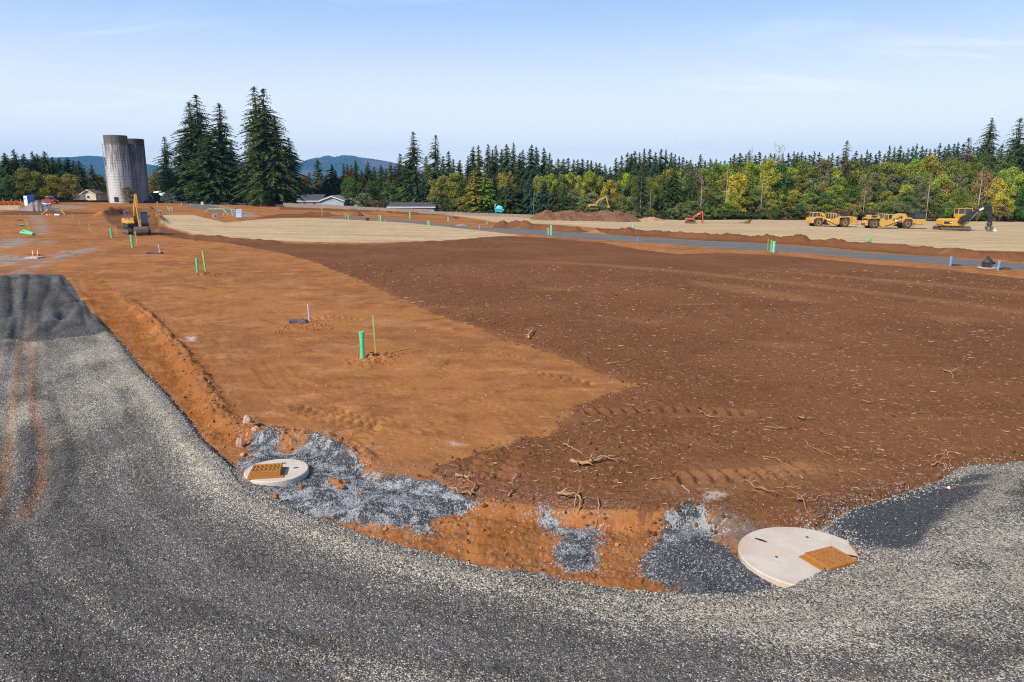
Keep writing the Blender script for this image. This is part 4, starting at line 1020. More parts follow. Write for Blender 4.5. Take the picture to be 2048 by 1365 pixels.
# timber loader at the woods edge
def log_loader():
    k = .0905; g = G(1903, 461); root = thing('log_loader', g, 'yellow log loader with a tall cab and black boom reaching down to a grapple', 'log loader', R(-3))
    track_pair(root, 61 * k, .36, 2.4, .6)
    MB().box((-.1, 0, .55), (2.6, 1.9, .5)).build('undercarriage', BLK, root)
    MB().lathe([(.65, .8), (.65, 1.0)], 18).build('slew_ring', BLK, root)
    X = lambda p: (p - 1903) * k
    Z = lambda p: (461 - p) * k
    MB().prism([(X(1876), Z(449)), (X(1877), Z(440)), (X(1881), Z(437.5)), (X(1912), Z(437)), (X(1925), Z(443)), (X(1925), Z(450)), (X(1921), Z(452)), (X(1880), Z(451))], -1.3, 1.3).build('house', YEL, root, .05)
    MB().box((X(1887), -1.31, Z(445)), (1.5, .03, .45)).build('vent_panel', BLK, root)
    MB().box((X(1893), -1.33, Z(445)), (.5, .02, .2)).build('badge', WHT, root)
    MB().prism([(X(1905), Z(441)), (X(1906), Z(429)), (X(1915), Z(429)), (X(1926), Z(435)), (X(1922), Z(450)), (X(1910), Z(450))], -1.15, -.2).build('cab_riser', YEL, root)
    cab_part(root, X(1905.5), X(1934), -1.2, .3, Z(434), Z(416), YEL, .1, .05)
    MB().prism([(X(1905), Z(444)), (X(1910), Z(433)), (X(1935), Z(421)), (X(1952), Z(412)), (X(1962), Z(408)), (X(1964), Z(411)), (X(1955), Z(418)), (X(1930), Z(432)), (X(1914), Z(448))], -1.72, -1.32).build('boom', BLK, root)
    MB().box((0, 0, 0), (.8, .02, .35), T(X(1947), -1.735, Z(417.5)) @ RY(R(-26))).build('badge', WHT, root)
    MB().prism([(X(1960), Z(413)), (X(1959), Z(409)), (X(1964), Z(408.5)), (X(1967), Z(413)), (X(1972), Z(443)), (X(1966), Z(446))], -1.68, -1.36).build('stick', BLK, root)
    ram(root, (X(1922), Z(446)), (X(1940), Z(423)), -1.85, .1); ram(root, (X(1940), Z(415)), (X(1962), Z(410)), -1.3, .07)
    gr = MB().lathe([(.3, 0), (.5, .25), (.42, .6), (.18, .75)], 10, T(X(1968), -1.5, Z(451))).build('grapple', BLK, root)
    for s in (-1, 1):
        MB().prism([(0, 0), (s * .55, -.15), (s * .62, -.55), (s * .2, -1.0), (s * .3, -.5), (s * .1, -.2)], -.3, .3, T(X(1968), -1.5, Z(450))).build('grapple_jaw', STEEL, gr)
log_loader()

def scraper(px, pb, k, facing, wb, fo, ro, cab0, cab1, m, cabm, label, arch):
    """motor scraper: origin under the rear axle, x forward"""
    g = G(px, pb); root = thing('motor_scraper', g, label, 'scraper', 0 if facing > 0 else math.pi, 'yellow motor scrapers parked nose to tail')
    r = .86
    for x in (0, wb):
        for s in (-1, 1):
            M = T(x, s * 1.15, r) @ RX(R(90))
            w = MB().lathe([(r * .42, -.33), (r * .92, -.33), (r, -.24), (r, .24), (r * .92, .33), (r * .42, .33)], 26, M).build('wheel', RUB, root)
            MB().lathe([(.02, -.32), (r * .30, -.31), (r * .43, -.35), (r * .46, -.34), (r * .46, .34), (r * .43, .35), (r * .30, .31), (.02, .32)], 20, M).build('rim', m, w)
    Y0, Y1 = -1.15, 1.15
    # rear engine and push frame
    MB().prism([(-ro, .55), (-ro, 1.0), (-ro * .55, 1.7), (-ro * .5, 2.35), (-.3, 2.5), (1.0, 2.4), (1.2, 1.9), (1.1, 1.6), (.75, 1.95), (0, 2.05), (-.75, 1.9), (-1.0, 1.3), (-1.0, .55)] if ro < 2 else
               [(-ro, .6), (-ro, 1.0), (-2.3, 1.2), (-2.3, 1.9), (-.9, 2.05), (1.0, 2.05), (1.2, 1.6), (.8, 1.85), (0, 1.95), (-.8, 1.8), (-1.1, 1.1), (-1.1, .6)], Y0 * .78, Y1 * .78).build('rear_engine', m, root)
    MB().prism([(-.95, 1.75), (-.75, 2.0), (.75, 2.0), (1.0, 1.75), (.8, 1.85), (-.75, 1.88)], Y0 - .3, Y1 + .3).build('fender', m, root)
    rg = MB()
    for x in (-ro * .8, -ro * .45): rg.box((x, 0, 1.9), (.07, 2.2, .08)).box((x, -1.1, 1.5), (.07, .07, .9)).box((x, 1.1, 1.5), (.07, .07, .9))
    rg.box((-ro * .62, -1.1, 2.0), (ro * .4, .06, .06)); rg.build('rear_railing', m, root)
    MB().box((-ro + .1, 0, .75), (.35, 1.4, .5)).build('push_block', STEEL, root)
    MB().tube([(-.1, .2, 2.3), (-.1, .2, 2.95)], .09, 8).build('exhaust_stack', BLK, root)
    MB().box((-.1, 0, 1.35), (1.9, 1.7, .9)).build('engine_block', BLK, root); MB().prism([(-.5, 2.06), (-.45, 2.42), (.4, 2.4), (.7, 2.06)], -.92, .92).build('engine_grille', BLK, root)
    MB().box((wb * .5 + 1.2, 0, .75), (wb * .55, 1.2, .5)).build('underbody_shade', BLK, root)  # black block added as painted shade beneath the machine
    # bowl
    b = MB()
    for y in (Y0 - .1, Y1 - .02):
        b.prism([(1.0, 1.75), (1.6, 1.95), (2.0, 1.6), (wb * .55, 1.6), (wb * .56, 1.5), (wb * .70, 1.0), (wb * .50, .30), (1.6, .28), (1.0, .6)], y, y + .12)
    b.prism([(1.0, .6), (1.6, .28), (wb * .5, .30), (wb * .5, .38), (1.65, .36), (1.15, .65), (1.15, 1.75), (1.0, 1.75)], Y0, Y1)
    b.build('bowl', m, root)
    rr = MB()
    for yy in (Y0 - .04, Y1 + .04):
        for i in range(3): rr.box((1.75 + i * (wb * .55 - 1.8) / 2, yy, 2.1), (.12, .08, 1.0))
        rr.box(((1.75 + wb * .55) / 2, yy, 2.62), (wb * .55 - 1.6, .09, .12))
    rr.build('bowl_rail', m, root)
    MB().box((wb * .32, .35, 1.9), (wb * .34, .5, 1.0)).build('ejector_plate', STEEL, root)
    MB().box((wb * .62, 0, 1.0), (wb * .20, 1.5, 1.1)).build('dark_gap_block', BLK, root)  # black block added to read as a shaded gap, no hoses modelled
    MB().prism([(wb * .42, .35), (wb * .60, .5), (wb * .66, 1.15), (wb * .56, 1.6), (wb * .44, 1.2)], Y0 + .05, Y1 - .05).build('apron', m, root)
    # draft arms and gooseneck
    for y in (Y0 - .32, Y1 + .14):
        MB().prism([(wb * .30, .65), (wb * .34, .95), (wb * .72, 1.75), (wb * .78, 1.95), (wb * .80, 1.6), (wb * .72, 1.4), (wb * .34, .55)], y, y + .18).build('draft_arm', m, root)
    MB().prism([(wb * .64, 1.35), (wb * .66, 2.0), (wb * .74, 2.62), (wb * .86, 2.78), (wb * .98, 2.70), (wb * 1.04, 2.2), (wb * 1.02, 1.2), (wb * .94, 1.2), (wb * .93, 2.1), (wb * .84, 2.25), (wb * .76, 1.9), (wb * .74, 1.35)], -.5, .5).build('gooseneck', m, root)
    ram(root, (wb * .70, 1.7), (wb * .98, 2.0), -.75, .12); ram(root, (wb * .55, 1.5), (wb * .74, 2.5), .7, .1)
    # tractor
    MB().prism([(wb - .95, 1.05), (wb - .9, 1.75), (wb - .5, 2.05), (wb + .5, 2.05), (wb + .95, 1.75), (wb + fo - .25, 1.75), (wb + fo, 1.3), (wb + fo, .8), (wb + 1.0, .8), (wb + .95, 1.4), (wb + .6, 1.75), (wb - .5, 1.78), (wb - .85, 1.4)], Y0 - .33, Y1 + .33).build('tractor_body', m, root)
    MB().box((wb + fo / 2 - .3, 0, 1.15), (fo + .5, 1.4, .9)).build('tractor_frame', m if fo < 2 else CREAM, root)
    if fo > 2:
        MB().box((wb + .55, .45, 2.2), (1.2, 1.1, .5)).build('air_intake', BLK, root)
        MB().tube([(wb + .3, .5, 2.3), (wb + .3, .5, 2.75)], .1, 8).build('exhaust_stack', STEEL, root)
    cab_part(root, wb + cab0, wb + cab1, -.95 if facing > 0 else -.2, .55 if facing > 0 else 1.25, 1.45, 2.85, cabm, .11, .12)
    st = MB()
    for i in range(3): st.box((wb + .9 + i * .14 if fo > 2 else wb - 1.1, -1.5 if facing > 0 else 1.5, .35 + i * .3), (.4, .25, .05))
    st.build('step', BLK, root)
    MB().box((wb * .64, (Y0 - .34) if facing > 0 else (Y1 + .335), 1.45), (.42, .02, .26), None).build('badge', WHT, root)
    return root
scraper(1741.5, 456.2, .09, 1, 6.2, 3.4, 1.5, 1.45, 3.2, CREAM, BLK, 'yellow scraper with a dark glass cab, nose towards the log loader', 1)
scraper(1683, 453.8, .09, -1, 5.05, 1.45, 2.9, -.35, 1.25, CREAM, CREAM, 'yellow scraper with a boxy yellow cab, nose towards the orange excavator', 0)
# steel tripod bucket half buried in straw
g = G(1490, 447.5); k = px_m(1490, 447.5); root = thing('steel_bucket', g, 'brown steel bucket with an open frame lying in the straw', 'bucket')
RB = mat('brown_rusty_steel', (.16, .075, .035), .8, dirt=(.08, .04, .02))
MB().prism([(0, 0), (8 * k, 0), (12 * k, 8 * k), (9 * k, 8.4 * k), (7 * k, 4 * k), (3 * k, 3 * k)], -.6, .6).build('bucket_shell', RB, root)
MB().prism([(-22 * k, 0), (-1 * k, 0), (0, 2.6 * k), (-3 * k, 2 * k), (-20 * k, .8 * k)], -.5, .5).build('dirt_blade', SOILM, root)
MB().tube([(0, 0, 2 * k), (2 * k, 0, 7.5 * k), (10 * k, 0, 8.2 * k)], .07, 6).build('handle', RB, root)
# white debris by the loader
g = G(1985, 463); o = MB().box((0, 0, .1), (1.4, .5, .16), None, .8).box((.45, 0, .35), (.14, .2, .45)).build('white_pipe_piece', WHT); o.location = g; tag(o, 'white pipe piece lying past the grapple of the log loader', 'pipe piece')

# ------------------------------------------------------------------ cars
def car(g, yaw, s, m, label, kind='car'):
    root = thing(kind, g, label, 'car' if kind == 'parked_car' else 'pickup', yaw, None, s)
    MB().prism([(-2.1, .35), (-2.15, .85), (-1.9, 1.0), (1.1, .98), (2.05, .85), (2.15, .5), (2.1, .32)], -.85, .85).build('body', m, root, .05)
    if kind == 'parked_car': pr = [(-1.7, 1.0), (-1.2, 1.48), (.2, 1.5), (1.0, .98)]
    else: pr = [(-.5, 1.0), (-.4, 1.65), (.5, 1.68), (1.1, .99)]
    MB().prism(pr, -.74, .74).build('window', GLASS, root)
    MB().box(((pr[1][0] + pr[2][0]) / 2, 0, pr[1][1] + .02), (pr[2][0] - pr[1][0] + .1, 1.44, .06)).build('roof', WHT, root, .02)
    for x in (-1.35, 1.35):
        for s_ in (-1, 1):
            w = MB().lathe([(.18, -.11), (.34, -.11), (.34, .11), (.18, .11)], 18, T(x, s_ * .82, .34) @ RX(R(90))).build('wheel', RUB, root)
            MB().lathe([(.02, -.12), (.19, -.12), (.19, .12), (.02, .12)], 12, T(x, s_ * .82, .34) @ RX(R(90))).build('rim', STEEL, w)
    for s_ in (-1, 1): MB().box((2.1, s_ * .6, .68), (.08, .3, .14)).build('headlight', WHT, root)
g = G(90, 412); k = px_m(90, 412)
car(g + Vector((0, .5, 0)), R(-35), .62, mat('white_blue_car_paint', (.55, .62, .75), .3), 'small blue and white car beside the grey gravel pile', 'parked_car')
gg = G(80, 408); car(Vector((gg.x, gg.y + 4, gg.z)), R(-25), .95, mat('red_car_paint', (.45, .02, .02), .3), 'red pickup with a white cab roof behind the gravel pile', 'pickup_truck')
# blue and white site cabin
g = G(54, 413); k = px_m(54, 413); w = 15 * k; h = 20 * k; root = thing('site_cabin', g + Vector((0, 1, 0)), 'white and bright blue site cabin behind the gravel pile', 'site cabin', -.62)
MB().box((0, 0, h / 2), (w, w * .9, h)).build('cabin_wall', WHT, root, .03)
MB().box((w / 2 + .02, 0, h / 2), (.05, w * .86, h * .94)).build('blue_panel', BLUEB, root)
MB().box((0, 0, h + .05), (w * 1.05, w * .95, .12)).build('roof', BLUEB, root)
MB().box((-w * .1, -w * .45 - .02, h * .72), (w * .4, .04, h * .13)).build('window', BLUEB, root)
MB().box((w * .25, -w * .45 - .02, h * .42), (w * .26, .04, h * .78)).build('door', WHT, root)
# ------------------------------------------------------------------ silos
def silo_material():
    n = N('silo_concrete'); co = n.n('TexCoord').outputs['Object']; s = n.n('SeparateXYZ'); n.l(co, s.inputs[0])
    ang = n.math('ARCTAN2', s.outputs[1], s.outputs[0]); u = n.mul(ang, 3.5)
    c3 = n.n('CombineXYZ'); n.l(u, c3.inputs[0]); n.l(s.outputs[2], c3.inputs[2])
    st = n.noise(n.mapv(c3.outputs[0], scale=(3.0, 1, .16)), 1.0, 7, .68, .4); st2 = n.noise(n.mapv(c3.outputs[0], scale=(.7, 1, .10)), 1.0, 4, .6)
    bl = n.noise(n.mapv(c3.outputs[0], scale=(1.6, 1, 1.2)), 1.0, 5, .65)
    hgt = n.ramp(s.outputs[2], 2.0, 17.0, 0., 1., False)
    d = n.add(n.add(n.mul(hgt, .60), n.mul(n.math('SUBTRACT', st, .5), 2.3)), n.mul(n.math('SUBTRACT', st2, .5), .9))
    c = n.mix(n.ramp(d, .10, .52), (.56, .565, .57), (.185, .185, .19)); c = n.mix(n.ramp(n.add(d, n.mul(bl, .3)), .62, .95), c, (.085, .085, .088))
    c = n.mix(n.mul(n.ramp(bl, .52, .7), .4), c, (.34, .32, .30))
    topd = n.ramp(n.add(s.outputs[2], n.mul(st2, 1.0)), 14.6, 15.3, 0., .8); c = n.mix(topd, c, (.115, .10, .088))
    ring = n.math('LESS_THAN', n.math('FRACT', n.mul(s.outputs[2], 1 / .78)), .07); ver = n.math('LESS_THAN', n.math('FRACT', n.mul(u, 1 / .8)), .07)
    c = n.mix(n.mul(n.math('MAXIMUM', ring, ver), .42), c, (.12, .11, .10))
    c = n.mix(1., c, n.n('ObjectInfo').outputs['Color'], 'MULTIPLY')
    n.bsdf(c, .92, .1, 0, n.math('MAXIMUM', ring, ver), .3, .02); return n.m
SILOM = silo_material()
def silo(pxc, pyb, pyt, Y, dia_px, label, ladder=False):
    x, z0 = at(pxc, pyb, Y); gz = float(g_base(np.array(x), np.array(Y))); x2, zt = at(pxc, pyt, Y); h = zt - gz
    r = dia_px / 2 * (Y * .99 / FPX) * .79
    root = thing('silo', (x, Y, gz), label, 'silo', 0, 'concrete silos')
    MB().lathe([(r, -1), (r, h), (r - .18, h), (r - .18, h - 1.0), (.05, h - 1.0)], 96).build('silo_wall', SILOM, root, smooth=False).color = (1, 1, 1, 1) if ladder else (.60, .61, .63, 1)  # rear silo's whole wall tinted darker, shade put into its colour
    hp = MB(); 
    for i in range(int(h / .78)): 
        zc = .4 + i * .78; hp.lathe([(r - .03, zc - .012), (r + .018, zc - .012), (r + .018, zc + .012), (r - .03, zc + .012)], 64)
    hp.build('steel_hoop_set', STEEL, root)
    if ladder:
        l = MB(); M = RZ(R(205)) @ T(r + .35, 0, 0)
        for s in (-.45, .45): l.box((0, s, h * .46), (.07, .07, h * .86), M)
        for i in range(int(h * 1.1)): l.box((0, 0, .8 + i * .8), (.08, .9, .1), M).box((-.18, 0, .8 + i * .8), (.36, .08, .06), M)
        l.build('ladder', GREYC, root)
        MB().tube([(r * math.cos(R(185)) * 1.07, r * math.sin(R(185)) * 1.07, 0), (r * math.cos(R(185)) * 1.07, r * math.sin(R(185)) * 1.07, h * .55)], .25, 10).build('fill_pipe', GREYC, root)
    MB().box((0, -r - .01, .9), (1.0, .12, 1.2)).build('hatch', HOLE, root)
silo(244, 402.5, 271.5, 196, 53.5, 'taller pale concrete silo with a dark stained top, in front of the other', True)
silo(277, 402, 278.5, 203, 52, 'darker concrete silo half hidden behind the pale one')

# ------------------------------------------------------------------ houses and sheds
ROOFD = mat('dark_shingle_roof', (.065, .068, .078), .85, scale=1.2)
ROOFG = mat('grey_shingle_roof', (.20, .20, .21), .85, scale=1.2)
ROOFB = mat('brown_roof', (.14, .10, .075), .85, scale=1.2)
WALLB = mat('blue_grey_siding', (.36, .40, .46), .8, scale=.8)
WALLW = mat('white_siding', (.66, .65, .62), .8, scale=.8)
WALLC = mat('cream_siding', (.60, .56, .40), .8, scale=.8)
WALLL = mat('lilac_siding', (.58, .54, .64), .8, scale=.8)
WALLR = mat('red_brown_siding', (.34, .17, .11), .8, scale=.8)
def house(name, px0, px1, pyb, pye, pyr, Y, depth, wall, roof, label, gable_front=False, chimney=False, nwin=3, rz=0., cat='house'):
    x0, _ = at(px0, pye, Y); x1, ze = at(px1, pye, Y); _, zr = at(px0, pyr, Y + (0 if gable_front else depth / 2)); w = x1 - x0
    xc = (x0 + x1) / 2; gz = float(g_base(np.array(xc), np.array(Y))); he = max(ze - gz, 1.2); hr = max(zr - gz, he + .5)
    root = thing(name, (xc, Y, gz), label, cat, rz)
    B = MB().box((0, depth / 2, he / 2 - .3), (w, depth, he + .6)); o = .35
    if gable_front:
        B.prism([(-w / 2, he), (w / 2, he), (0, hr)], 0, depth)
        rf = MB(); s = (hr - he) / (w / 2)
        for sg in (-1, 1): rf.prism([(0, hr + .03), (sg * (w / 2 + o), he - s * o + .03), (sg * (w / 2 + o), he - s * o + .20), (0, hr + .22)], -o, depth + o)
        tr = MB()
        for sg in (-1, 1): tr.prism([(0, hr - .15), (sg * (w / 2 + o), he - s * o - .16), (sg * (w / 2 + o), he - s * o + .03), (0, hr + .04)], -o - .06, -o + .02)
    else:
        MX = RZ(R(90)); B.prism([(0, he), (depth, he), (depth / 2, hr)], -w / 2, w / 2, MX)
        rf = MB(); s = (hr - he) / (depth / 2)
        rf.prism([(-o, he - s * o + .03), (depth / 2, hr + .03), (depth / 2, hr + .22), (-o, he - s * o + .2)], -w / 2 - o, w / 2 + o, MX)
        rf.prism([(depth + o, he - s * o + .03), (depth / 2, hr + .03), (depth / 2, hr + .22), (depth + o, he - s * o + .2)], -w / 2 - o, w / 2 + o, MX)
        tr = MB().box((0, -o - .04, he - s * o + .08), (w + 2 * o, .08, .2))
    B.build('wall', wall, root); r_ = rf.build('roof', roof, root); tr.build('eave_trim', WHT, root)
    for i in range(nwin):
        xw = -w / 2 + w * (i + .6) / (nwin + .2)
        f = MB().box((xw, -.03, he * .55), (min(1.3, w * .2), .06, he * .36)).build('window', WHT, root)
        MB().box((xw, -.065, he * .55), (min(1.1, w * .16), .03, he * .30)).build('pane', GLASS, f)
    if chimney: MB().box((w * .15, depth * .45, hr + .3), (.7, .7, 1.5)).build('chimney', WALLR, r_)
    return root
house('shed_building', 777, 868, 424, 416.5, 407, 171, 9, WALLB, ROOFD, 'long low building with a dark shingle roof behind the wood fence', nwin=4, cat='building')
house('house', 597, 640, 416, 402.5, 391, 192, 9, WALLB, ROOFD, 'grey house with a dark hip-like roof beside the tall firs', nwin=2)
house('house', 640, 687, 417, 401.5, 393, 188, 8, WALLB, ROOFG, 'pale gabled grey house end next to the dark-roofed one', True, nwin=0)
house('house', 690, 714, 416, 403, 397, 200, 7, WALLW, ROOFG, 'small white gabled house half behind the olive bush', True, nwin=1)
house('house', 750, 778, 420, 410, 402, 190, 7, WALLR, ROOFB, 'tan and red-brown house with a chimney by the light pole', True, True, nwin=1)
house('house', 161, 191, 405, 388, 380, 206, 8, WALLC, ROOFB, 'cream gabled house with a brown roof beside the silos', True, nwin=1)
house('house', 330, 352, 404, 392, 386, 206, 8, WALLW, ROOFG, 'white house end peeking out below the tall firs', True, nwin=1)
house('garden_shed', 296, 306, 404, 394, 388, 204, 4, ROOFB, ROOFD, 'small dark shed at the foot of the darker silo', True, nwin=0, cat='shed')
# lean-to shed by the stockpile
g = G(1117, 438); k = px_m(1117, 438); root = thing('garden_shed', g, 'small lilac-white shed with a sloping roof at the fence end', 'shed', .25)
MB().prism([(-9 * k, 0), (9 * k, 0), (9 * k, 5.5 * k), (-9 * k, 8.5 * k)], 0, 12 * k).build('wall', WALLL, root)
MB().prism([(-10 * k, 8.9 * k), (10.5 * k, 5.6 * k), (10.5 * k, 6.4 * k), (-10 * k, 9.8 * k)], -.5, 12 * k + .4).build('roof', WALLL, root)
MB().box((-2.5 * k, -.02, 3.2 * k), (8 * k, .1, 3 * k)).build('opening', HOLE, root)
# white tank
g = G(313, 403.5); o = MB().tube([(-2.0, 3, 1.5), (-1.6, 3, 1.5), (1.6, 3, 1.5), (2.0, 3, 1.5)], [.7, 1.3, 1.3, .7], 18).build('storage_tank', WHT, smooth=True); o.location = g; tag(o, 'rounded white tank on grass behind the darker silo', 'tank')
# turquoise boat on a stand
TURQ = mat('turquoise_hull', (.03, .36, .42), .4); TURL = mat('light_turquoise_cover', (.10, .55, .58), .4)
g = G(996, 434); g = Vector((g.x, g.y + 4, g.z)); k = px_m(996, 434) * 1.03; root = thing('covered_boat', g, 'turquoise boat with a rounded cover, tilted on a stand behind the fence', 'boat')
root.rotation_euler = (0, R(9), 0)
MB().prism([(-10 * k, 14.5 * k), (8.5 * k, 14 * k), (9 * k, 12 * k), (6 * k, 8.5 * k), (-7.5 * k, 8.5 * k), (-9 * k, 12 * k)], -1.1, 1.1).build('hull', TURQ, root, .05)
MB().box((-.5 * k, 0, 14.6 * k), (20 * k, 2.5, 1.1 * k)).build('gunwale', TURL, root)
MB().lathe([(6.8 * k, 15 * k), (6.6 * k, 17.5 * k), (5 * k, 20 * k), (.3, 20.8 * k)], 16, T(0, 0, 0) @ Matrix.Diagonal((1, .5, 1, 1))).build('boat_cover', TURL, root)
for x in (-7, -4, 5): MB().box((x * k, 0, 4.4 * k), (.16, 1.2, 8.8 * k)).build('stand_leg', TURQ, root)
MB().tube([(-9 * k, 0, 17 * k), (-10 * k, 0, 22 * k)], .08, 6).build('mast', WHT, root)
# light pole
g = G(780, 419); x, z = at(780, 388, g.y + 6); root = thing('street_lamp', Vector((x, g.y + 6, g.z)), 'grey street lamp with a short arm near the light green bush', 'street lamp')
hh = z - g.z; MB().tube([(0, 0, 0), (0, 0, hh)], [.14, .09], 8).build('pole', GREYC, root); MB().tube([(0, 0, hh), (-.9, 0, hh + .25), (-1.5, 0, hh + .2)], .06, 6).build('arm', GREYC, root)
MB().box((-1.8, 0, hh + .15), (.7, .3, .16)).build('lamp_head', WHT, root)

# ------------------------------------------------------------------ fences
def fence(name, pts, h, m, label, boards=True, post=2.4, cat='fence', postm=None, top_wave=.03, thick=.05, back=0.):
    P3 = [G(*p) for p in pts]; P3 = [Vector((p.x, p.y + back, p.z)) for p in P3]; org = P3[0]
    root = thing(name, org, label, cat); bd = MB(); ps = MB(); npost = 0
    for a, b in zip(P3, P3[1:]):
        d = b - a; L = d.length; n = max(int(L / post), 1)
        for i in range(n):
            p = a + d * (i / n) - org; q = a + d * ((i + 1) / n) - org; dd = q - p; ang = math.atan2(dd.y, dd.x); ln = math.hypot(dd.x, dd.y)
            if boards:
                nb = max(int(ln / .30), 1)
                for j in range(nb):
                    c = p.lerp(q, (j + .5) / nb); hj = h * (1 + random.uniform(-top_wave, top_wave))
                    bd.box((0, 0, 0), (ln / nb * .93, thick, hj), T(c.x, c.y, c.z + hj / 2) @ RZ(ang))
            else:
                hj = h * (1 + random.uniform(-top_wave, top_wave))
                bd.box((0, 0, 0), (ln, thick, hj), T((p.x + q.x) / 2, (p.y + q.y) / 2, (p.z + q.z) / 2 + hj / 2) @ RZ(ang))
            npost += 1
            if npost <= 95: MB().box((p.x, p.y + thick + .05, p.z + h * .53), (.1, .1, h * 1.1)).build('post', postm or m, root)
    bd.build('fence_panel', m, root)
    return root
fence('wood_fence', [(566, 414.5), (640, 417), (700, 421), (780, 425.5), (860, 428.5)], 1.0, WOODF, 'weathered wood board fence running past the houses', post=4.8, back=.4)
fence('wood_fence', [(860, 428.8), (930, 431.5), (1000, 433.2), (1080, 436), (1130, 439)], .62, WOODF, 'lower brownish board fence edging the straw field', post=4.8, back=.4)
fence('white_fence', [(134, 403.5), (160, 403.5)], 1.9, WALLW, 'white board fence beside the cream gabled house', post=2.5, back=3)
fence('wood_fence', [(192, 403.5), (216, 403.5)], 1.6, WOODF, 'pale wood fence between the cream house and the silos', post=2.5, back=2)
SILT = mat('black_silt_cloth', (.022, .028, .035), .8, dirt=(.12, .08, .05))
fence('silt_fence', [(95, 404.5), (175, 405), (260, 405), (330, 406.5), (420, 408.5), (500, 411), (566, 414.6)], .55, SILT, 'low black silt fence along the clay edge below the silos', boards=False, post=3.0, top_wave=.12)
def chain_mat():
    n = N('chain_link'); co = n.n('NewGeometry').outputs['Position']; s = n.n('SeparateXYZ'); n.l(co, s.inputs[0])
    a = n.math('FRACT', n.mul(n.add(s.outputs[0], s.outputs[2]), 4.)); b = n.math('FRACT', n.mul(n.math('SUBTRACT', s.outputs[0], s.outputs[2]), 4.))
    wire = n.math('MAXIMUM', n.math('LESS_THAN', a, .14), n.math('LESS_THAN', b, .14))
    t = n.n('BsdfTransparent'); d = n.n('BsdfDiffuse'); d.inputs[0].default_value = (.18, .19, .2, 1); m = n.n('MixShader'); n.l(wire, m.inputs[0]); n.l(t.outputs[0], m.inputs[1]); n.l(d.outputs[0], m.inputs[2])
    n.l(m.outputs[0], n.out.inputs[0]); return n.m
fence('chain_link_fence', [(216, 404), (300, 404.5), (400, 407), (500, 410), (566, 413)], 1.75, chain_mat(), 'chain-link fence with grey posts along the site below the big firs', boards=False, post=6, postm=GREYC, thick=.012, back=.9)
# orange safety fence
a = G(-30, 413); b = G(41, 412.5); root = thing('safety_fence', a, 'sagging bright orange plastic safety fence beside the site cabin', 'safety fence'); d = b - a; L = math.hypot(d.x, d.y)
v = []; f = []; nn_ = 60
for i in range(nn_):
    u = i / (nn_ - 1); sag = .10 * math.sin(u * 37) + .07 * math.sin(u * 61)
    x, y = d.x * u, d.y * u + .25 * math.sin(u * 44); v += [(x, y, .12), (x, y + .05, 1.0 + sag), (x, y + .07, 1.0 + sag), (x, y + .04, .12)]
for i in range(nn_ - 1):
    for q in range(4): f.append((i * 4 + q, i * 4 + (q + 1) % 4, (i + 1) * 4 + (q + 1) % 4, (i + 1) * 4 + q))
MB().addm(v, f).build('plastic_mesh', CONE, root)
for i in range(5): MB().box((d.x * i / 4, d.y * i / 4 + .2, .7), (.08, .08, 1.4)).build('post', LATH, root)

# ------------------------------------------------------------------ trees
def leaf_material(name, trans=.22, rough=.7):
    n = N(name); oi = n.n('ObjectInfo'); a = n.attr('tint'); b = n.attr('hue')
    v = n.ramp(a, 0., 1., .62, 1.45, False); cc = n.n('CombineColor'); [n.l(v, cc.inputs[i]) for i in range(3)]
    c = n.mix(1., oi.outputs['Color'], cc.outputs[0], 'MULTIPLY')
    c = n.mix(n.mul(n.ramp(b, .55, 1.), .5), c, n.mix(1., c, (1.5, 1.2, .7), 'MULTIPLY'))
    hs = n.n('HueSaturation'); n.l(n.ramp(oi.outputs['Random'], 0, 1, .485, .515, False), hs.inputs['Hue']); n.l(n.ramp(oi.outputs['Random'], 0, 1, .85, 1.18, False), hs.inputs['Value']); n.l(c, hs.inputs['Color'])
    d = n.n('BsdfDiffuse'); n.l(hs.outputs[0], d.inputs[0]); t = n.n('BsdfTranslucent'); n.l(hs.outputs[0], t.inputs[0])
    m = n.n('MixShader'); m.inputs[0].default_value = trans; n.l(d.outputs[0], m.inputs[1]); n.l(t.outputs[0], m.inputs[2]); n.l(m.outputs[0], n.out.inputs[0]); return n.m
NEEDLE = leaf_material('needle_foliage', .25); LEAF = leaf_material('leaf_foliage', .28)
BARK = mat('tree_bark', (.115, .08, .058), .95, dirt=(.2, .18, .15), scale=2); BARKP = mat('pale_bark', (.36, .32, .27), .9, dirt=(.15, .12, .1), scale=2)
def norm(v): return v / np.maximum(np.linalg.norm(v, axis=-1, keepdims=True), 1e-9)
def mesh_of(name, V, nper, material, tint=None, hue=None):
    me = bpy.data.meshes.new(name); nf = len(V) // nper
    me.vertices.add(len(V)); me.vertices.foreach_set('co', V.astype(np.float32).ravel())
    me.loops.add(len(V)); me.loops.foreach_set('vertex_index', np.arange(len(V), dtype=np.int32))
    me.polygons.add(nf); me.polygons.foreach_set('loop_start', np.arange(nf, dtype=np.int32) * nper)
    me.update(calc_edges=True); me.materials.append(material)
    for nm, a in (('tint', tint), ('hue', hue)):
        if a is not None: at_ = me.attributes.new(nm, 'FLOAT', 'FACE'); at_.data.foreach_set('value', a.astype(np.float32))
    return me
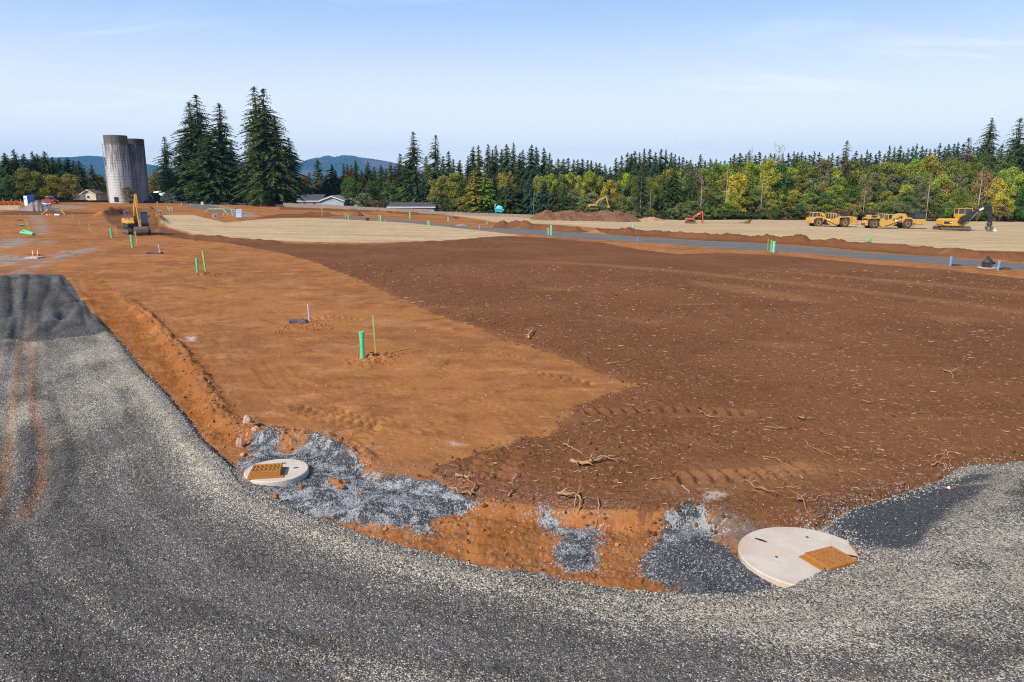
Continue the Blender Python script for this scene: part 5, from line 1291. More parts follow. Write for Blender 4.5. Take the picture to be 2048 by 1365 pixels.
def fir_mesh(seed, slim=.22, droop=.35, density=1.0, bare=.06, ragged=.25, size=1.0):
    """unit-height conifer: whorls of drooping boughs set with many small sprays"""
    g = np.random.default_rng(seed); tri = []; tint = []; hue = []
    nw = int(34 * density)
    for w in range(nw):
        u = (w + g.random() * .8) / nw; zc = bare + (1 - bare) * u ** .92
        prof = (1 - u) ** (.62 if size < .9 else .58) * (1 - .30 * np.exp(-((u) / .08) ** 2)); L0 = slim * (prof + .05 * (1 - u) + .012)
        lob = 1 + ragged * math.sin(3.1 * u * 6 + seed)
        for b in range(g.integers(5, 8)):
            az = g.random() * 2 * np.pi; L = L0 * g.uniform(.62, 1.12) * (1 + ragged * .6 * math.sin(az + seed * 1.7 + 5 * u)) * (lob * .25 + .75)
            if g.random() < .05: L *= 1.25
            n = max(int(L / .0105), 3); s = (np.arange(n) + g.random(n)) / n; s = np.repeat(s, 3)
            rad = L * s; zz_ = zc + L * (.18 * s - droop * 1.25 * s * s) * (1 - .3 * u)
            dirv = np.array([math.cos(az), math.sin(az), 0]); sid = np.array([-dirv[1], dirv[0], 0])
            c = dirv * rad[:, None] + np.stack([0 * s, 0 * s, zz_ + (g.random() - .5) * 1.3 / nw], 1)
            k = len(s); wl = L * .34 * (1 - s * .75) * g.uniform(.3, 1., k) + .006
            sg = g.choice([-1, 1], k); tipd = dirv * g.uniform(.25, .9, k)[:, None] + sid * (sg * g.uniform(.2, 1., k))[:, None] + np.stack([0 * s, 0 * s, g.uniform(-.75, .12, k)], 1)
            tipd = norm(tipd); ln = np.maximum(wl, .012 if size < .9 else .015) * size
            acr = norm(np.cross(tipd, g.normal(size=(k, 3)))) * (ln * .30)[:, None]
            p0 = c - tipd * (ln * .25)[:, None]
            tri.append(np.stack([p0 + acr, p0 - acr, c + tipd * ln[:, None]], 1).reshape(-1, 3))
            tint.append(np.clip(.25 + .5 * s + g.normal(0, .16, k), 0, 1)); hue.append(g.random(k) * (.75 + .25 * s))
    # leader
    k = 26; z = g.uniform(.955, 1., k); a = g.random(k) * 6.28; d = np.stack([np.cos(a), np.sin(a), g.uniform(-.2, .9, k)], 1); c = np.stack([0 * z, 0 * z, z], 1); ln = .02 * (1.05 - z) * 12
    ac = norm(np.cross(d, g.normal(size=(k, 3)))) * .004
    tri.append(np.stack([c + ac, c - ac, c + norm(d) * ln[:, None]], 1).reshape(-1, 3)); tint.append(np.full(k, .5)); hue.append(np.zeros(k))
    return mesh_of('crown', np.concatenate(tri), 3, NEEDLE, np.concatenate(tint), np.concatenate(hue))
def leafy_mesh(seed, w=.36, lobes=26, nleaf=210, low=.12, top_pow=.8, leaf=.020, gap=.0):
    """unit-height broadleaf crown of leaf clusters round limb ends"""
    g = np.random.default_rng(seed); Q = []; tint = []; hue = []; ends = []
    for i in range(lobes):
        u = (i + g.random()) / lobes; z = low + (1 - low) * u ** .85
        env = w * (math.sin(math.pi * min(max((u * .86 + .12), 0), 1)) ** top_pow)
        az = g.random() * 6.283; rr_ = env * math.sqrt(g.random()) * .95; c = np.array([rr_ * math.cos(az), rr_ * math.sin(az), min(z, .93)])
        if g.random() < gap: continue
        ends.append(c); rad = g.uniform(.075, .135) * (w / .36) ** .5
        n = int(nleaf * g.uniform(.7, 1.2)); d = norm(g.normal(size=(n, 3))); r = rad * (g.random(n) ** .35) * (1 + .35 * np.sin(d[:, 0] * 5 + i) * np.cos(d[:, 2] * 4 + seed))
        p = c + d * r[:, None] * np.array([1.15, 1.15, .85])
        a = norm(g.normal(size=(n, 3)) + d * .6); t1 = norm(np.cross(a, g.normal(size=(n, 3)))); t2 = np.cross(a, t1); s = leaf * g.uniform(.55, 1.25, n)[:, None]
        Q.append(np.stack([p - t1 * s, p - t2 * s * .55, p + t1 * s, p + t2 * s * .55], 1).reshape(-1, 3))
        lt = g.uniform(.2, .7); tint.append(np.clip(lt + g.normal(0, .2, n), 0, 1)); hue.append(np.clip(g.random(n) * .8 + (g.random() < .25) * .35, 0, 1))
    return mesh_of('crown', np.concatenate(Q), 4, LEAF, np.concatenate(tint), np.concatenate(hue)), ends
def trunk_mesh(ends, r=.018, h=.85, material=BARK, seed=0, limbs=10, lean=.02):
    g = random.Random(seed); m = MB(); pts = [(0, 0, -.02)] + [(g.uniform(-lean, lean) * i, g.uniform(-lean, lean) * i, h * i / 5) for i in range(1, 6)]
    m.tube(pts, [r * (1.25 - i * .21) for i in range(6)], 8)
    for e in (ends or [])[:limbs]:
        zb = max(e[2] * .55, .06); b = (0, 0, zb); md = (e[0] * .45, e[1] * .45, zb + (e[2] - zb) * .55); m.tube([b, md, tuple(e)], [r * .5, r * .33, r * .12], 5)
    me = bpy.data.meshes.new('trunk'); me.from_pydata(m.v, [], m.f); me.materials.append(material); return me
def limbs_fir(seed, n=40, slim=.2):
    g = random.Random(seed); return [(slim * (1 - z) * math.cos(a) * .9, slim * (1 - z) * math.sin(a) * .9, z) for z, a in ((g.uniform(.08, .9), g.uniform(0, 6.28)) for _ in range(n))]
FIRS = [(fir_mesh(i, *a), trunk_mesh(limbs_fir(i, 22), .013, .96, BARK, i, 22, .002)) for i, a in enumerate([(.21, .35, 1.5, .05, .25, .99), (.24, .45, 1.5, .05, .3, .99), (.17, .30, 1.4, .10, .35, .99), (.27, .35, 1.6, .05, .25, .99), (.19, .5, 1.3, .16, .4, .99)])]
BIGF = [(fir_mesh(20 + i, *a), trunk_mesh(limbs_fir(20 + i, 40), .012, .97, BARK, i, 40, .001)) for i, a in enumerate([(.235, .42, 1.7, .03, .28, .80), (.21, .40, 1.6, .05, .35, .80), (.17, .5, 1.2, .22, .6, .8), (.27, .42, 1.8, .02, .22, .75)])]
YFIR = (fir_mesh(41, .34, .22, .75, .08, .3, 1.25), trunk_mesh(None, .013, .9, BARKP, 4))
COLM = (fir_mesh(43, .13, -.35, 1.3, .02, .2, 1.1), trunk_mesh(None, .012, .9, BARK, 5))
LEAFY = []
for i, a in enumerate([(.36,), (.30, 30, 200, .08, .7), (.42, 30, 200, .14, .8), (.26, 26, 180, .05, .6, .020, .12), (.34, 22, 170, .22, .8, .021, .2), (.48, 34, 190, .05, .9)]):
    cm, en = leafy_mesh(60 + i, *a); LEAFY.append((cm, trunk_mesh(en, .015, .8, BARKP if i % 2 else BARK, i, 14)))
BUSH = []
for i, a in enumerate([(.62, 22, 230, .06, .5, .034), (.80, 24, 230, .06, .45, .036), (.52, 18, 200, .04, .6, .03)]):
    cm, en = leafy_mesh(80 + i, *a); BUSH.append((cm, trunk_mesh(en, .02, .6, BARK, i, 8)))
def dead_mesh(seed, n=22, up=.9, thick=.010):
    g = random.Random(seed); m = MB(); m.tube([(0, 0, -.02), (.004, 0, .35), (-.004, .004, .7), (.004, 0, 1.0)], [thick, thick * .8, thick * .55, thick * .15], 7)
    for i in range(n):
        z = g.uniform(.25, .95); a = g.uniform(0, 6.28); L = g.uniform(.04, .15) * (1.1 - z * .5); d = (math.cos(a), math.sin(a))
        p = [(0, 0, z), (d[0] * L * .6, d[1] * L * .6, z + L * .35 * up), (d[0] * L, d[1] * L, z + L * g.uniform(.2, 1.2) * up)]
        m.tube(p, [thick * .35, thick * .22, thick * .08], 4)
        for _ in range(2):
            q = g.uniform(.4, .9); b = Vector(p[1]).lerp(Vector(p[2]), q); e = b + Vector((g.uniform(-.04, .04), g.uniform(-.04, .04), g.uniform(.0, .06))); m.tube([tuple(b), tuple(e)], [thick * .14, thick * .05], 3)
    me = bpy.data.meshes.new('trunk'); me.from_pydata(m.v, [], m.f); me.materials.append(BARKP); return me
DEAD = [dead_mesh(1, 26), dead_mesh(2, 60, 1.3, .013), dead_mesh(3, 10, .5, .009)]

WLP = np.array([(-400, 404), (0, 404), (250, 402.5), (560, 411), (700, 419), (860, 426), (1000, 432), (1100, 437.5), (1270, 440), (1600, 440.5), (1800, 442), (2048, 444), (2600, 450)], float)
def woodY(px): return float(P(px, float(np.interp(px, WLP[:, 0], WLP[:, 1])), 40)[1])
SECT = [(-999, 'behind the orange safety fence'), (42, 'behind the site cabin'), (130, 'behind the cream house'), (205, 'beside the silos'), (300, 'between silos and big firs'), (345, 'among the big firs'), (600, 'below the distant mountain'),
        (700, 'behind the small white house'), (790, 'behind the long dark roof'), (880, 'next to the yellow-green conifer'), (985, 'behind the turquoise boat'), (1070, 'behind the shed and stockpile'), (1150, 'above the soil stockpile'), (1270, 'above the black digger arm'),
        (1345, 'above the orange excavator'), (1430, 'by the bare snag'), (1510, 'above the steel bucket in straw'), (1590, 'above the boxy-cab scraper'), (1715, 'above the dark-cab scraper'), (1860, 'above the log loader'), (1975, 'past the log loader')]
CW = {'dark': ('dark green', (.080, .120, .048)), 'blue': ('blue-green', (.058, .108, .074)), 'olivef': ('olive', (.085, .105, .038)), 'brownf': ('brownish', (.12, .095, .045)), 'green': ('mid green', (.080, .145, .042)),
      'olive': ('olive green', (.185, .225, .055)), 'ygreen': ('yellow-green', (.29, .32, .055)), 'yellow': ('golden yellow', (.42, .34, .06)), 'orange': ('rusty brown', (.26, .155, .06)), 'dull': ('dull grey-green', (.185, .205, .095)),
      'lime': ('bright leafy green', (.18, .28, .045)), 'gold': ('golden', (.36, .35, .055)), 'purple': ('dark purple', (.075, .022, .030)), 'darkl': ('deep green', (.075, .125, .042)), 'brown': ('brownish', (.24, .18, .075))}
used_labels = {}
_protoc = {}
def tree(src, px, ptop, wpx, cw, kind, row, name, cat, label=None, back=0., base_py=None, sink=0.0, Y=None, yaw=None):
    """src: (crown mesh, trunk mesh); wpx: crown width in photo pixels"""
    Y = (woodY(px) if base_py is None else float(P(px, base_py, 40)[1])) + back if Y is None else Y
    x, zt = at(px, ptop, Y); gz = float(g_base(np.array(x), np.array(Y))) - sink; h = zt - gz
    if h < .5: h = .5
    sec = [s for p, s in SECT if p <= px][-1]
    col = CW[cw]
    key = f'{col[0]} {kind} {row} {sec}'.replace('  ', ' ')
    root = bpy.data.objects.new(name, None); COL.objects.link(root); root.location = (x, Y, gz)
    cw_m = wpx * Y / FPX
    cm = src[0]
    if cm.name not in _protoc:
        co = np.empty(len(cm.vertices) * 3, np.float32); cm.vertices.foreach_get('co', co); r_ = np.percentile(np.hypot(co[0::3], co[1::3]), 97); _protoc[cm.name] = float(r_) * 2
    sx = cw_m / _protoc[cm.name] * (1.42 if 'fir' in name else 1.0)
    root.scale = (sx, sx, h); root.rotation_euler = (0, 0, random.uniform(0, 6.28) if yaw is None else yaw)
    if label: tag(root, label, cat)
    else: tag(root, key, cat, key.replace(kind, kind + 's', 1) if not kind.endswith('s') else key)
    for nm, me in (('crown', src[0]), ('trunk', src[1])):
        o = bpy.data.objects.new(nm, me); COL.objects.link(o); o.parent = root
        if nm == 'crown': o.color = (*[c * random.uniform(.88, 1.14) for c in col[1]], 1)
    return root
def fir(px, pt, w, cw='dark', row='', label=None, **k):
    src = k.pop('src', None) or FIRS[random.randrange(5)]
    return tree(src, px, pt, w, cw, 'fir', row, 'fir_tree', 'fir tree', label, **k)
def leafy(px, pt, w, cw='olive', row='', label=None, **k):
    src = k.pop('src', None) or LEAFY[random.randrange(6)]
    return tree(src, px, pt, w, cw, 'tree', row, 'broadleaf_tree', 'tree', label, **k)
def bush(px, pt, w, cw='darkl', row='low', label=None, **k):
    src = k.pop('src', None) or BUSH[random.randrange(3)]
    return tree(src, px, pt, w, cw, 'shrub', row, 'shrub', 'shrub', label, **k)

# the big firs
fir(328, 274, 44, 'dark', label='tall thin fir with see-through crown between silos and big firs', src=BIGF[2], base_py=404, back=2)
fir(392, 190, 84, 'dark', label='tallest dark fir of the first big group near the silos', src=BIGF[0], base_py=405, back=4)
fir(377, 204, 66, 'dark', label='slightly shorter fir merged into the silo side of the first big group', src=BIGF[1], base_py=405, back=0)
fir(437, 207, 78, 'dark', label='pointed fir with open top on the far side of the first big group', src=BIGF[1], base_py=407, back=2)
fir(415, 268, 96, 'dark', label='broad lower fir filling the middle of the first big group', src=BIGF[3], base_py=407, back=-3)
fir(462, 290, 54, 'dark', label='shorter fir at the outer skirt of the first big group', src=BIGF[3], base_py=408, back=1)
fir(362, 280, 58, 'dark', label='dense lower fir at the silo side skirt of the first big group', src=BIGF[3], base_py=405, back=-2)
fir(508, 173, 70, 'dark', label='tallest fir of all, first of the twin tops', src=BIGF[1], base_py=410, back=2)
fir(525, 178, 90, 'dark', label='second of the twin fir tops, wide skirt to the ground', src=BIGF[0], base_py=411, back=0)
fir(548, 232, 84, 'dark', label='fir leaning out beside the twin-topped firs', src=BIGF[3], base_py=412, back=1)
fir(577, 276, 44, 'dark', label='smaller dark fir at the outer side of the twin-topped firs', src=BIGF[0], base_py=412, back=3)
fir(502, 300, 46, 'dark', label='lower fir at the gap side of the twin-topped firs', src=BIGF[3], base_py=410, back=2)
bush(515, 380, 44, 'green', label='light green bush under the twin-topped firs', base_py=413, back=-1)
bush(583, 378, 40, 'green', label='round green bush between twin-topped firs and dark-roofed house', base_py=413, back=0)
bush(254, 374, 24, 'brown', label='small brown-green tree standing in front of the pale silo', Y=188, src=LEAFY[3])
# behind the silos and left woods
for px, pt, w, c in ((309, 342, 26, 'orange'), (300, 356, 26, 'brown'), (200, 352, 28, 'brown'), (192, 350, 26, 'olivef'), (344, 352, 26, 'olive'), (318, 360, 24, 'dull')): leafy(px, pt, w, c, 'low', base_py=403, back=12)
fir(182, 330, 24, 'olivef', label='pointed olive conifer between the cream house and the pale silo', base_py=403, back=8)
fir(157, 322, 38, 'dark', base_py=403, back=10, row='tall')
for px, pt, w in ((-12, 312, 36), (8, 306, 34), (27, 300, 34), (46, 308, 36), (64, 304, 32), (74, 308, 30), (88, 304, 36), (104, 314, 32), (118, 316, 30), (134, 315, 34), (146, 322, 30), (20, 322, 34), (55, 322, 34), (96, 326, 34), (126, 330, 34), (164, 340, 30)):
    fir(px, pt, w, random.choice(['dark', 'dark', 'blue', 'olivef']), 'tall' if pt < 320 else 'lower', base_py=403, back=14 + random.uniform(0, 10), src=FIRS[random.choice([0, 1, 3, 3])])
leafy(50, 336, 50, 'olive', label='wide olive tree right behind the blue and white cabin', base_py=405, back=3, src=LEAFY[2])
leafy(98, 352, 54, 'ygreen', label='yellow-tinged leafy tree behind the red pickup', base_py=405, back=2, src=LEAFY[5])
leafy(76, 346, 36, 'olive', label='upright olive tree between cabin and pickup', base_py=405, back=5)
leafy(138, 348, 42, 'brown', label='tan-brown leafy tree beside the cream house', base_py=405, back=2, src=LEAFY[2])
leafy(22, 352, 44, 'green', label='dark leafy tree above the orange safety fence', base_py=405, back=4)
for px, pt in ((-8, 384), (14, 386), (32, 384), (-30, 380)): bush(px, pt, 34, 'darkl', base_py=405, back=3)
# middle
fir(635, 320.5, 26, 'dark', label='dark columnar poplar-like tree above the dark-roofed house', src=COLM, base_py=412, back=20)
leafy(607, 352, 30, 'orange', label='rusty leafy tree behind the dark-roofed house', base_py=412, back=18)
leafy(612, 372, 26, 'lime', 'low', base_py=412, back=12); fir(634, 370, 22, 'olivef', 'small', base_py=412, back=10)
for px, pt, w, c in ((663, 330, 34, 'olivef'), (671, 342, 24, 'olivef'), (687, 327, 18, 'dark'), (694, 328, 20, 'brownf'), (711, 320.5, 22, 'dark'), (702, 330, 24, 'brownf'), (723, 340, 24, 'olivef'), (735, 324, 28, 'olivef'), (748, 334, 26, 'green'), (762, 330, 24, 'dark'), (772, 338, 24, 'olivef'),
                    (781, 326, 24, 'brownf'), (790, 332, 24, 'olivef'), (799.5, 307.7, 28, 'dark'), (812, 322, 26, 'dark'), (852, 313, 24, 'dark'), (860, 330, 26, 'olivef'), (897, 303, 26, 'dark'), (886, 312, 20, 'dark'), (906, 318, 24, 'dark'), (919, 320.5, 28, 'dark'),
                    (652, 350, 22, 'blue'), (618, 345, 18, 'blue'), (845, 345, 30, 'dark'), (875, 330, 28, 'olivef'), (600, 350, 20, 'blue')):
    fir(px, pt, w, c, 'tall' if pt < 325 else 'middling', back=24 + random.uniform(-4, 12))
fir(826, 263.6, 46, 'dark', label='tall dark fir with drooping tiers behind the purple tree', src=BIGF[1], back=10)
fir(871, 271, 42, 'dark', label='tall thin-topped fir next to the drooping one, clumped crown', src=BIGF[2], back=12)
leafy(702, 358, 42, 'green', label='round deep green tree beside the small white house', back=8, src=LEAFY[5])
leafy(748, 364, 44, 'darkl', label='dense dark green tree behind the olive bush', back=7, src=LEAFY[5]); leafy(772, 366, 44, 'darkl', label='dense dark green tree behind the street lamp', back=8, src=LEAFY[5])
bush(728, 388, 38, 'dull', label='olive bush in front of the small white house', back=2); bush(752, 402, 20, 'dull', back=1.5); bush(772, 404, 18, 'darkl', back=1.5)
leafy(798, 377, 42, 'ygreen', label='light yellow-green bush over the long dark roof', back=11, src=LEAFY[5])
leafy(823, 384, 38, 'purple', label='dark purple leafy tree over the long dark roof', back=13, src=LEAFY[5])
fir(850, 369, 32, 'blue', label='blue-green small conifer over the end of the long dark roof', back=10, src=FIRS[3]); fir(868, 366, 26, 'blue', 'small', back=12)
leafy(882, 352, 56, 'olive', label='leafy olive tree past the end of the long dark roof', back=3, src=LEAFY[2]); leafy(912, 346, 48, 'olive', label='leafy olive tree between long dark roof and yellow conifer', back=4, src=LEAFY[1])
bush(893, 398, 36, 'green', back=1.5); bush(918, 398, 36, 'olive', back=1.5); bush(940, 404, 26, 'olive', back=1.2)
tree(YFIR, 947, 340, 54, 'gold', 'conifer', '', 'conifer_tree', 'conifer', 'golden yellow-green layered conifer behind the fence', back=3)
tree(YFIR, 970, 342, 44, 'lime', 'conifer', '', 'conifer_tree', 'conifer', 'green layered conifer joined to the golden one', back=5)
for px, pt, w in ((946, 293.7, 26), (957, 291, 30), (976, 290, 26), (992, 291.6, 24), (985, 300, 26), (1013, 289, 32), (1027, 287, 22), (1003, 298, 26), (1046, 301, 28), (1040, 306, 26), (1063, 290, 32), (1073, 294, 26), (1088, 296, 24), (1099, 306, 24), (936, 312, 20)):
    fir(px, pt, w, random.choice(['dark', 'dark', 'blue']), 'tall', back=30 + random.uniform(0, 10), src=FIRS[random.choice([0, 1, 2, 3])])
for px, pt, w, c in ((1018, 360, 40, 'dark'), (1046, 362, 42, 'dark'), (1034, 388, 44, 'dark'), (1005, 372, 30, 'blue'), (1089, 362, 30, 'blue'), (1110, 370, 28, 'dark'), (1128, 375, 26, 'dark'), (1060, 352, 28, 'blue'), (988, 350, 26, 'blue')):
    fir(px, pt, w, c, 'leafy low' if pt > 380 else 'lower', back=5 + random.uniform(0, 6), src=FIRS[random.choice([1, 3])])
for px, pt, w, c in ((1005, 346, 26, 'ygreen'), (1018, 344, 16, 'brown'), (1075, 352, 22, 'ygreen'), (1089, 352, 28, 'ygreen'), (1106, 348, 28, 'ygreen'), (1122, 350, 26, 'olive'), (1141, 345, 30, 'ygreen'), (1130, 360, 24, 'brown'), (1160, 352, 26, 'ygreen'), (1176, 345, 42, 'ygreen'),
                    (1198, 354, 30, 'ygreen'), (1218, 360, 32, 'yellow'), (1236, 366, 28, 'dull'), (1254, 348, 34, 'ygreen'), (1266, 352, 30, 'olive'), (1300, 356, 30, 'lime'), (1318, 352, 34, 'olive'), (1150, 380, 34, 'dull'), (1185, 386, 40, 'dull'), (1210, 392, 34, 'dull'), (1076, 388, 28, 'olive'),
                    (1240, 392, 36, 'olive'), (1265, 396, 36, 'dull'), (1290, 392, 34, 'olive'), (1325, 388, 38, 'dull'), (1165, 400, 30, 'olive'), (1225, 404, 28, 'green')):
    leafy(px, pt, w, c, 'rounded' if pt < 375 else 'lower', back=(16 if pt < 375 else 6) + random.uniform(-2, 5))
fir(1284, 332, 36, 'dark', label='dark fir with a long bare pale trunk above the black digger arm', src=(BIGF[2][0], trunk_mesh(None, .014, .9, BARKP, 9, 0, .001)), back=5)
for px, w in ((1197, 0), (1246, 0), (1303, 0), (1262, 0)):
    pass
for px in range(640, 1090, 15):
    leafy(px + random.uniform(-5, 5), random.uniform(352, 372), random.uniform(26, 38), random.choice(['olive', 'darkl', 'dull', 'green', 'olive', 'brown']), 'mid-height', back=32 + random.uniform(-3, 4))
# skyline of the woods
SKY = np.array([(1100, 312), (1133, 314), (1160, 317), (1192, 327), (1208, 324), (1231, 318), (1255, 308), (1278, 303), (1311, 296), (1345, 305), (1380, 320), (1400, 308), (1440, 322), (1470, 309), (1500, 305), (1540, 308), (1600, 303), (1650, 308), (1700, 305), (1750, 299), (1790, 291),
                (1860, 291), (1930, 287), (2048, 290), (2200, 288)], float)
px = 1104
while px < 2110:
    pt = float(np.interp(px, SKY[:, 0], SKY[:, 1])) + abs(random.gauss(0, 8)) - 3
    fir(px, pt, random.uniform(22, 34), random.choice(['dark', 'dark', 'dark', 'blue', 'olivef']), 'skyline', back=40 + random.uniform(0, 10)); px += random.uniform(7, 12)
px = 1110
while px < 2110:
    pt = float(np.interp(px, SKY[:, 0], SKY[:, 1])) + random.uniform(16, 34)
    fir(px, pt, random.uniform(22, 32), random.choice(['dark', 'dark', 'blue', 'green', 'olivef']), 'inner', back=30 + random.uniform(0, 6)); px += random.uniform(15, 24)
fir(1985, 237, 62, 'dark', label='tall dark fir rising over the skyline past the log loader', src=BIGF[3], back=22)
fir(2042, 236, 66, 'dark', label='tall open fir cut by the picture edge', src=BIGF[1], back=20)
fir(1694, 282, 40, 'brownf', label='brownish tall conifer with an uneven top above the scrapers', src=BIGF[2], back=18)
fir(1938, 276, 44, 'brownf', label='tall brownish conifer beside the tall dark fir past the log loader', src=BIGF[2], back=18)
fir(1348, 335, 40, 'dark', label='dark fir in the leafy belt above the orange excavator', back=8, src=FIRS[1]); fir(1330, 352, 30, 'dark', 'lone', back=7); fir(1383, 345, 28, 'darkl', 'lone', back=7); fir(1910, 310, 30, 'dark', 'lone', back=26)
# leafy belt
COLS = ['olive', 'olive', 'ygreen', 'lime', 'dull', 'olive', 'dull', 'ygreen', 'green', 'ygreen', 'olive']
for rowi, (lo, hi, step, wa, wb_, bk, rw) in enumerate(((318, 346, 22, 36, 56, 19, 'high'), (342, 366, 25, 34, 50, 13, 'middle'), (366, 388, 27, 32, 46, 8, 'lower'), (390, 410, 25, 28, 42, 4, 'front'))):
    px = 1342 + rowi * 7
    while px < 2110:
        c = random.choice(COLS)
        if random.random() < .05: c = random.choice(['yellow', 'orange', 'brown'])
        if rowi == 0 and 1480 < px < 1540: c = 'ygreen'
        leafy(px, random.uniform(lo, hi) - (8 if px > 1800 and rowi < 2 else 0), random.uniform(wa, wb_), c, rw, back=bk + random.uniform(-2, 2.5)); px += random.uniform(step * .75, step * 1.3)
px = 1130
while px < 2110:
    bush(px, random.uniform(410, 426), random.uniform(22, 40), random.choice(['dull', 'darkl', 'olive', 'green', 'dull', 'brown']), 'low', back=random.uniform(.8, 3.0)); px += random.uniform(13, 24)
leafy(1478, 346, 44, 'yellow', label='golden leafy tree right beside the tall bare snag', back=4, src=LEAFY[3]); leafy(1465, 376, 30, 'yellow', 'lower', back=3)
leafy(1918, 376, 42, 'lime', label='bright yellow-green round tree directly behind the log loader cab', back=2.5, src=LEAFY[2])
leafy(1997, 356, 38, 'yellow', label='golden maple past the log loader grapple', back=2.5, src=LEAFY[3]); leafy(1970, 340, 34, 'orange', label='rusty orange slender tree above the grapple', back=6, src=LEAFY[3])
leafy(1860, 312, 58, 'ygreen', label='tall gold-topped tree with a spreading crown between scraper and log loader', back=17, src=LEAFY[2])
leafy(1745, 345, 50, 'dull', label='grey-green spreading tree over the rear of the dark-cab scraper', back=9, src=LEAFY[2])
leafy(2010, 395, 40, 'yellow', 'low', back=2); leafy(1545, 400, 26, 'ygreen', 'low', back=2)
for px, pt, bp, src, l in ((1457, 322, 436, 2, 'tall bare grey snag standing before the golden tree'), (1526, 352, 436, 2, 'thin pale dead trunk above the steel bucket'), (1505, 292, 420, 0, 'leafless grey treetop poking over the skyline'),
                       (1560, 287, 424, 1, 'dead treetop with many crooked branches over the skyline'), (1302, 372, 438, 2, 'slim pale trunk near the black digger arm'), (1245, 384, 438, 2, 'slim pale trunk above the stockpile end'),
                       (1068, 380, 434, 2, 'pale leaning bare tree beside the dark conifers'), (1967, 330, 436, 0, 'pale forked bare tree among the rusty leaves'), (1863, 340, 436, 2, 'bare pale trunk in the gold-topped tree'), (1732, 368, 436, 2, 'thin bare trunk over the scraper rear'), (1405, 350, 436, 0, 'twiggy bare tree above the orange excavator')):
    Y = woodY(px) + (1.5 if pt > 300 else 20); x, zt = at(px, pt, Y); gz = float(g_base(np.array(x), np.array(Y)))
    o = bpy.data.objects.new('dead_tree', DEAD[src]); COL.objects.link(o); h = zt - gz; o.location = (x, Y, gz); o.scale = (h, h, h); o.rotation_euler = (0, 0, random.uniform(0, 6)); tag(o, l, 'dead tree')

# ------------------------------------------------------------------ far hills
def hill_mat(name, c1_, c2_, c3_, sc3):
    n = N(name); p = n.n('NewGeometry').outputs['Position']; a = n.noise(p, .0016, 5, .6); b = n.noise(p, .012, 5, .7)
    c = n.mix(n.ramp(b, .4, .6), c1_, c2_); c = n.mix(n.mul(n.ramp(a, .50, .58), sc3), c, c3_); n.bsdf(c, 1., .05, 0, b, .8, 40); return n.m
def hill(name, prof, Y, material, label, depth=1400):
    px = np.linspace(prof[0][0], prof[-1][0], 260); py = np.interp(px, [p[0] for p in prof], [p[1] for p in prof])
    X, Z = zip(*[at(a, b, Y) for a, b in zip(px, py)]); X = np.array(X); Z = np.array(Z); nn_ = 25; v = np.linspace(-1, 1, nn_)
    Z = Z + 3.0 * np.abs(pn(px * .5, px * 0, 3))
    base = -60.
    VX = np.repeat(X[:, None], nn_, 1) + 60 * pn(X[:, None] / 300, v[None] * 3, 5); VY = Y + v[None] * depth + np.zeros_like(VX); zz_ = base + (Z[:, None] - base) * np.cos(v[None] * np.pi / 2) ** .8 + 14 * pn(VX / 220, VY / 220, 9) * (np.abs(v[None]) > .05) - 10 * (np.abs(v[None]) > .05)
    V = np.stack([VX.ravel(), VY.ravel(), zz_.ravel()], 1); i = np.arange(len(px) - 1)[:, None] * nn_; j = np.arange(nn_ - 1)[None]
    q = np.stack([i + j, i + nn_ + j, i + nn_ + j + 1, i + j + 1], -1).reshape(-1); o = link_mesh(name, V, q, 4, material, None, True); o['kind'] = 'structure'; o['label'] = label
hill('mountain', [(530, 368), (560, 352), (594, 334.5), (624, 324), (639.5, 318), (651, 315), (652.5, 311), (669.6, 315), (680, 314), (689, 310.5), (715, 312), (723, 315), (742.6, 318), (764, 322.7), (779, 326), (800, 330), (860, 345), (930, 362)], 6500,
     hill_mat('hazed_mountain_forest', (.012, .045, .055), (.02, .058, .065), (.13, .085, .10), .8), 'blue-hazed mountain with a logged brown flank and a notched summit')  # forest colour pushed towards blue, distance haze painted into it
hill('hills', [(-200, 345), (-40, 332), (60, 322), (96, 316), (145, 316), (158, 314), (177, 312), (198, 313), (207, 314), (260, 324), (296, 332), (340, 335), (400, 345), (480, 350), (560, 360), (620, 368)], 5600,
     hill_mat('hazed_hill_forest', (.008, .036, .05), (.012, .045, .058), (.02, .055, .06), .4), 'low dark blue-green wooded hills on the horizon beside the silos')  # blue added to the hill colours too, as painted haze
hill('hills', [(700, 362), (900, 352), (1100, 350), (1300, 349), (1600, 350), (1900, 351), (2300, 352)], 5200, hill_mat('hill_forest_low', (.022, .065, .040), (.035, .085, .05), (.06, .10, .05), .4), 'flat distant wooded rise behind the woods')

# ------------------------------------------------------------------ haze over the whole place
hm_ = bpy.data.materials.new('haze_air'); hm_.use_nodes = True; ht = hm_.node_tree; ht.nodes.clear(); ho = ht.nodes.new('ShaderNodeOutputMaterial'); hv = ht.nodes.new('ShaderNodeVolumePrincipled')
hv.inputs['Color'].default_value = (.26, .58, 1.0, 1); hv.inputs['Density'].default_value = 8.0e-5; hv.inputs['Anisotropy'].default_value = 0.0
ht.links.new(hv.outputs[0], ho.inputs['Volume'])
hz_ = MB().box((0, 0, 150), (17000, 17000, 460)).build('haze', hm_); hz_['kind'] = 'stuff'; hz_['label'] = 'thin blue autumn haze over the whole landscape'
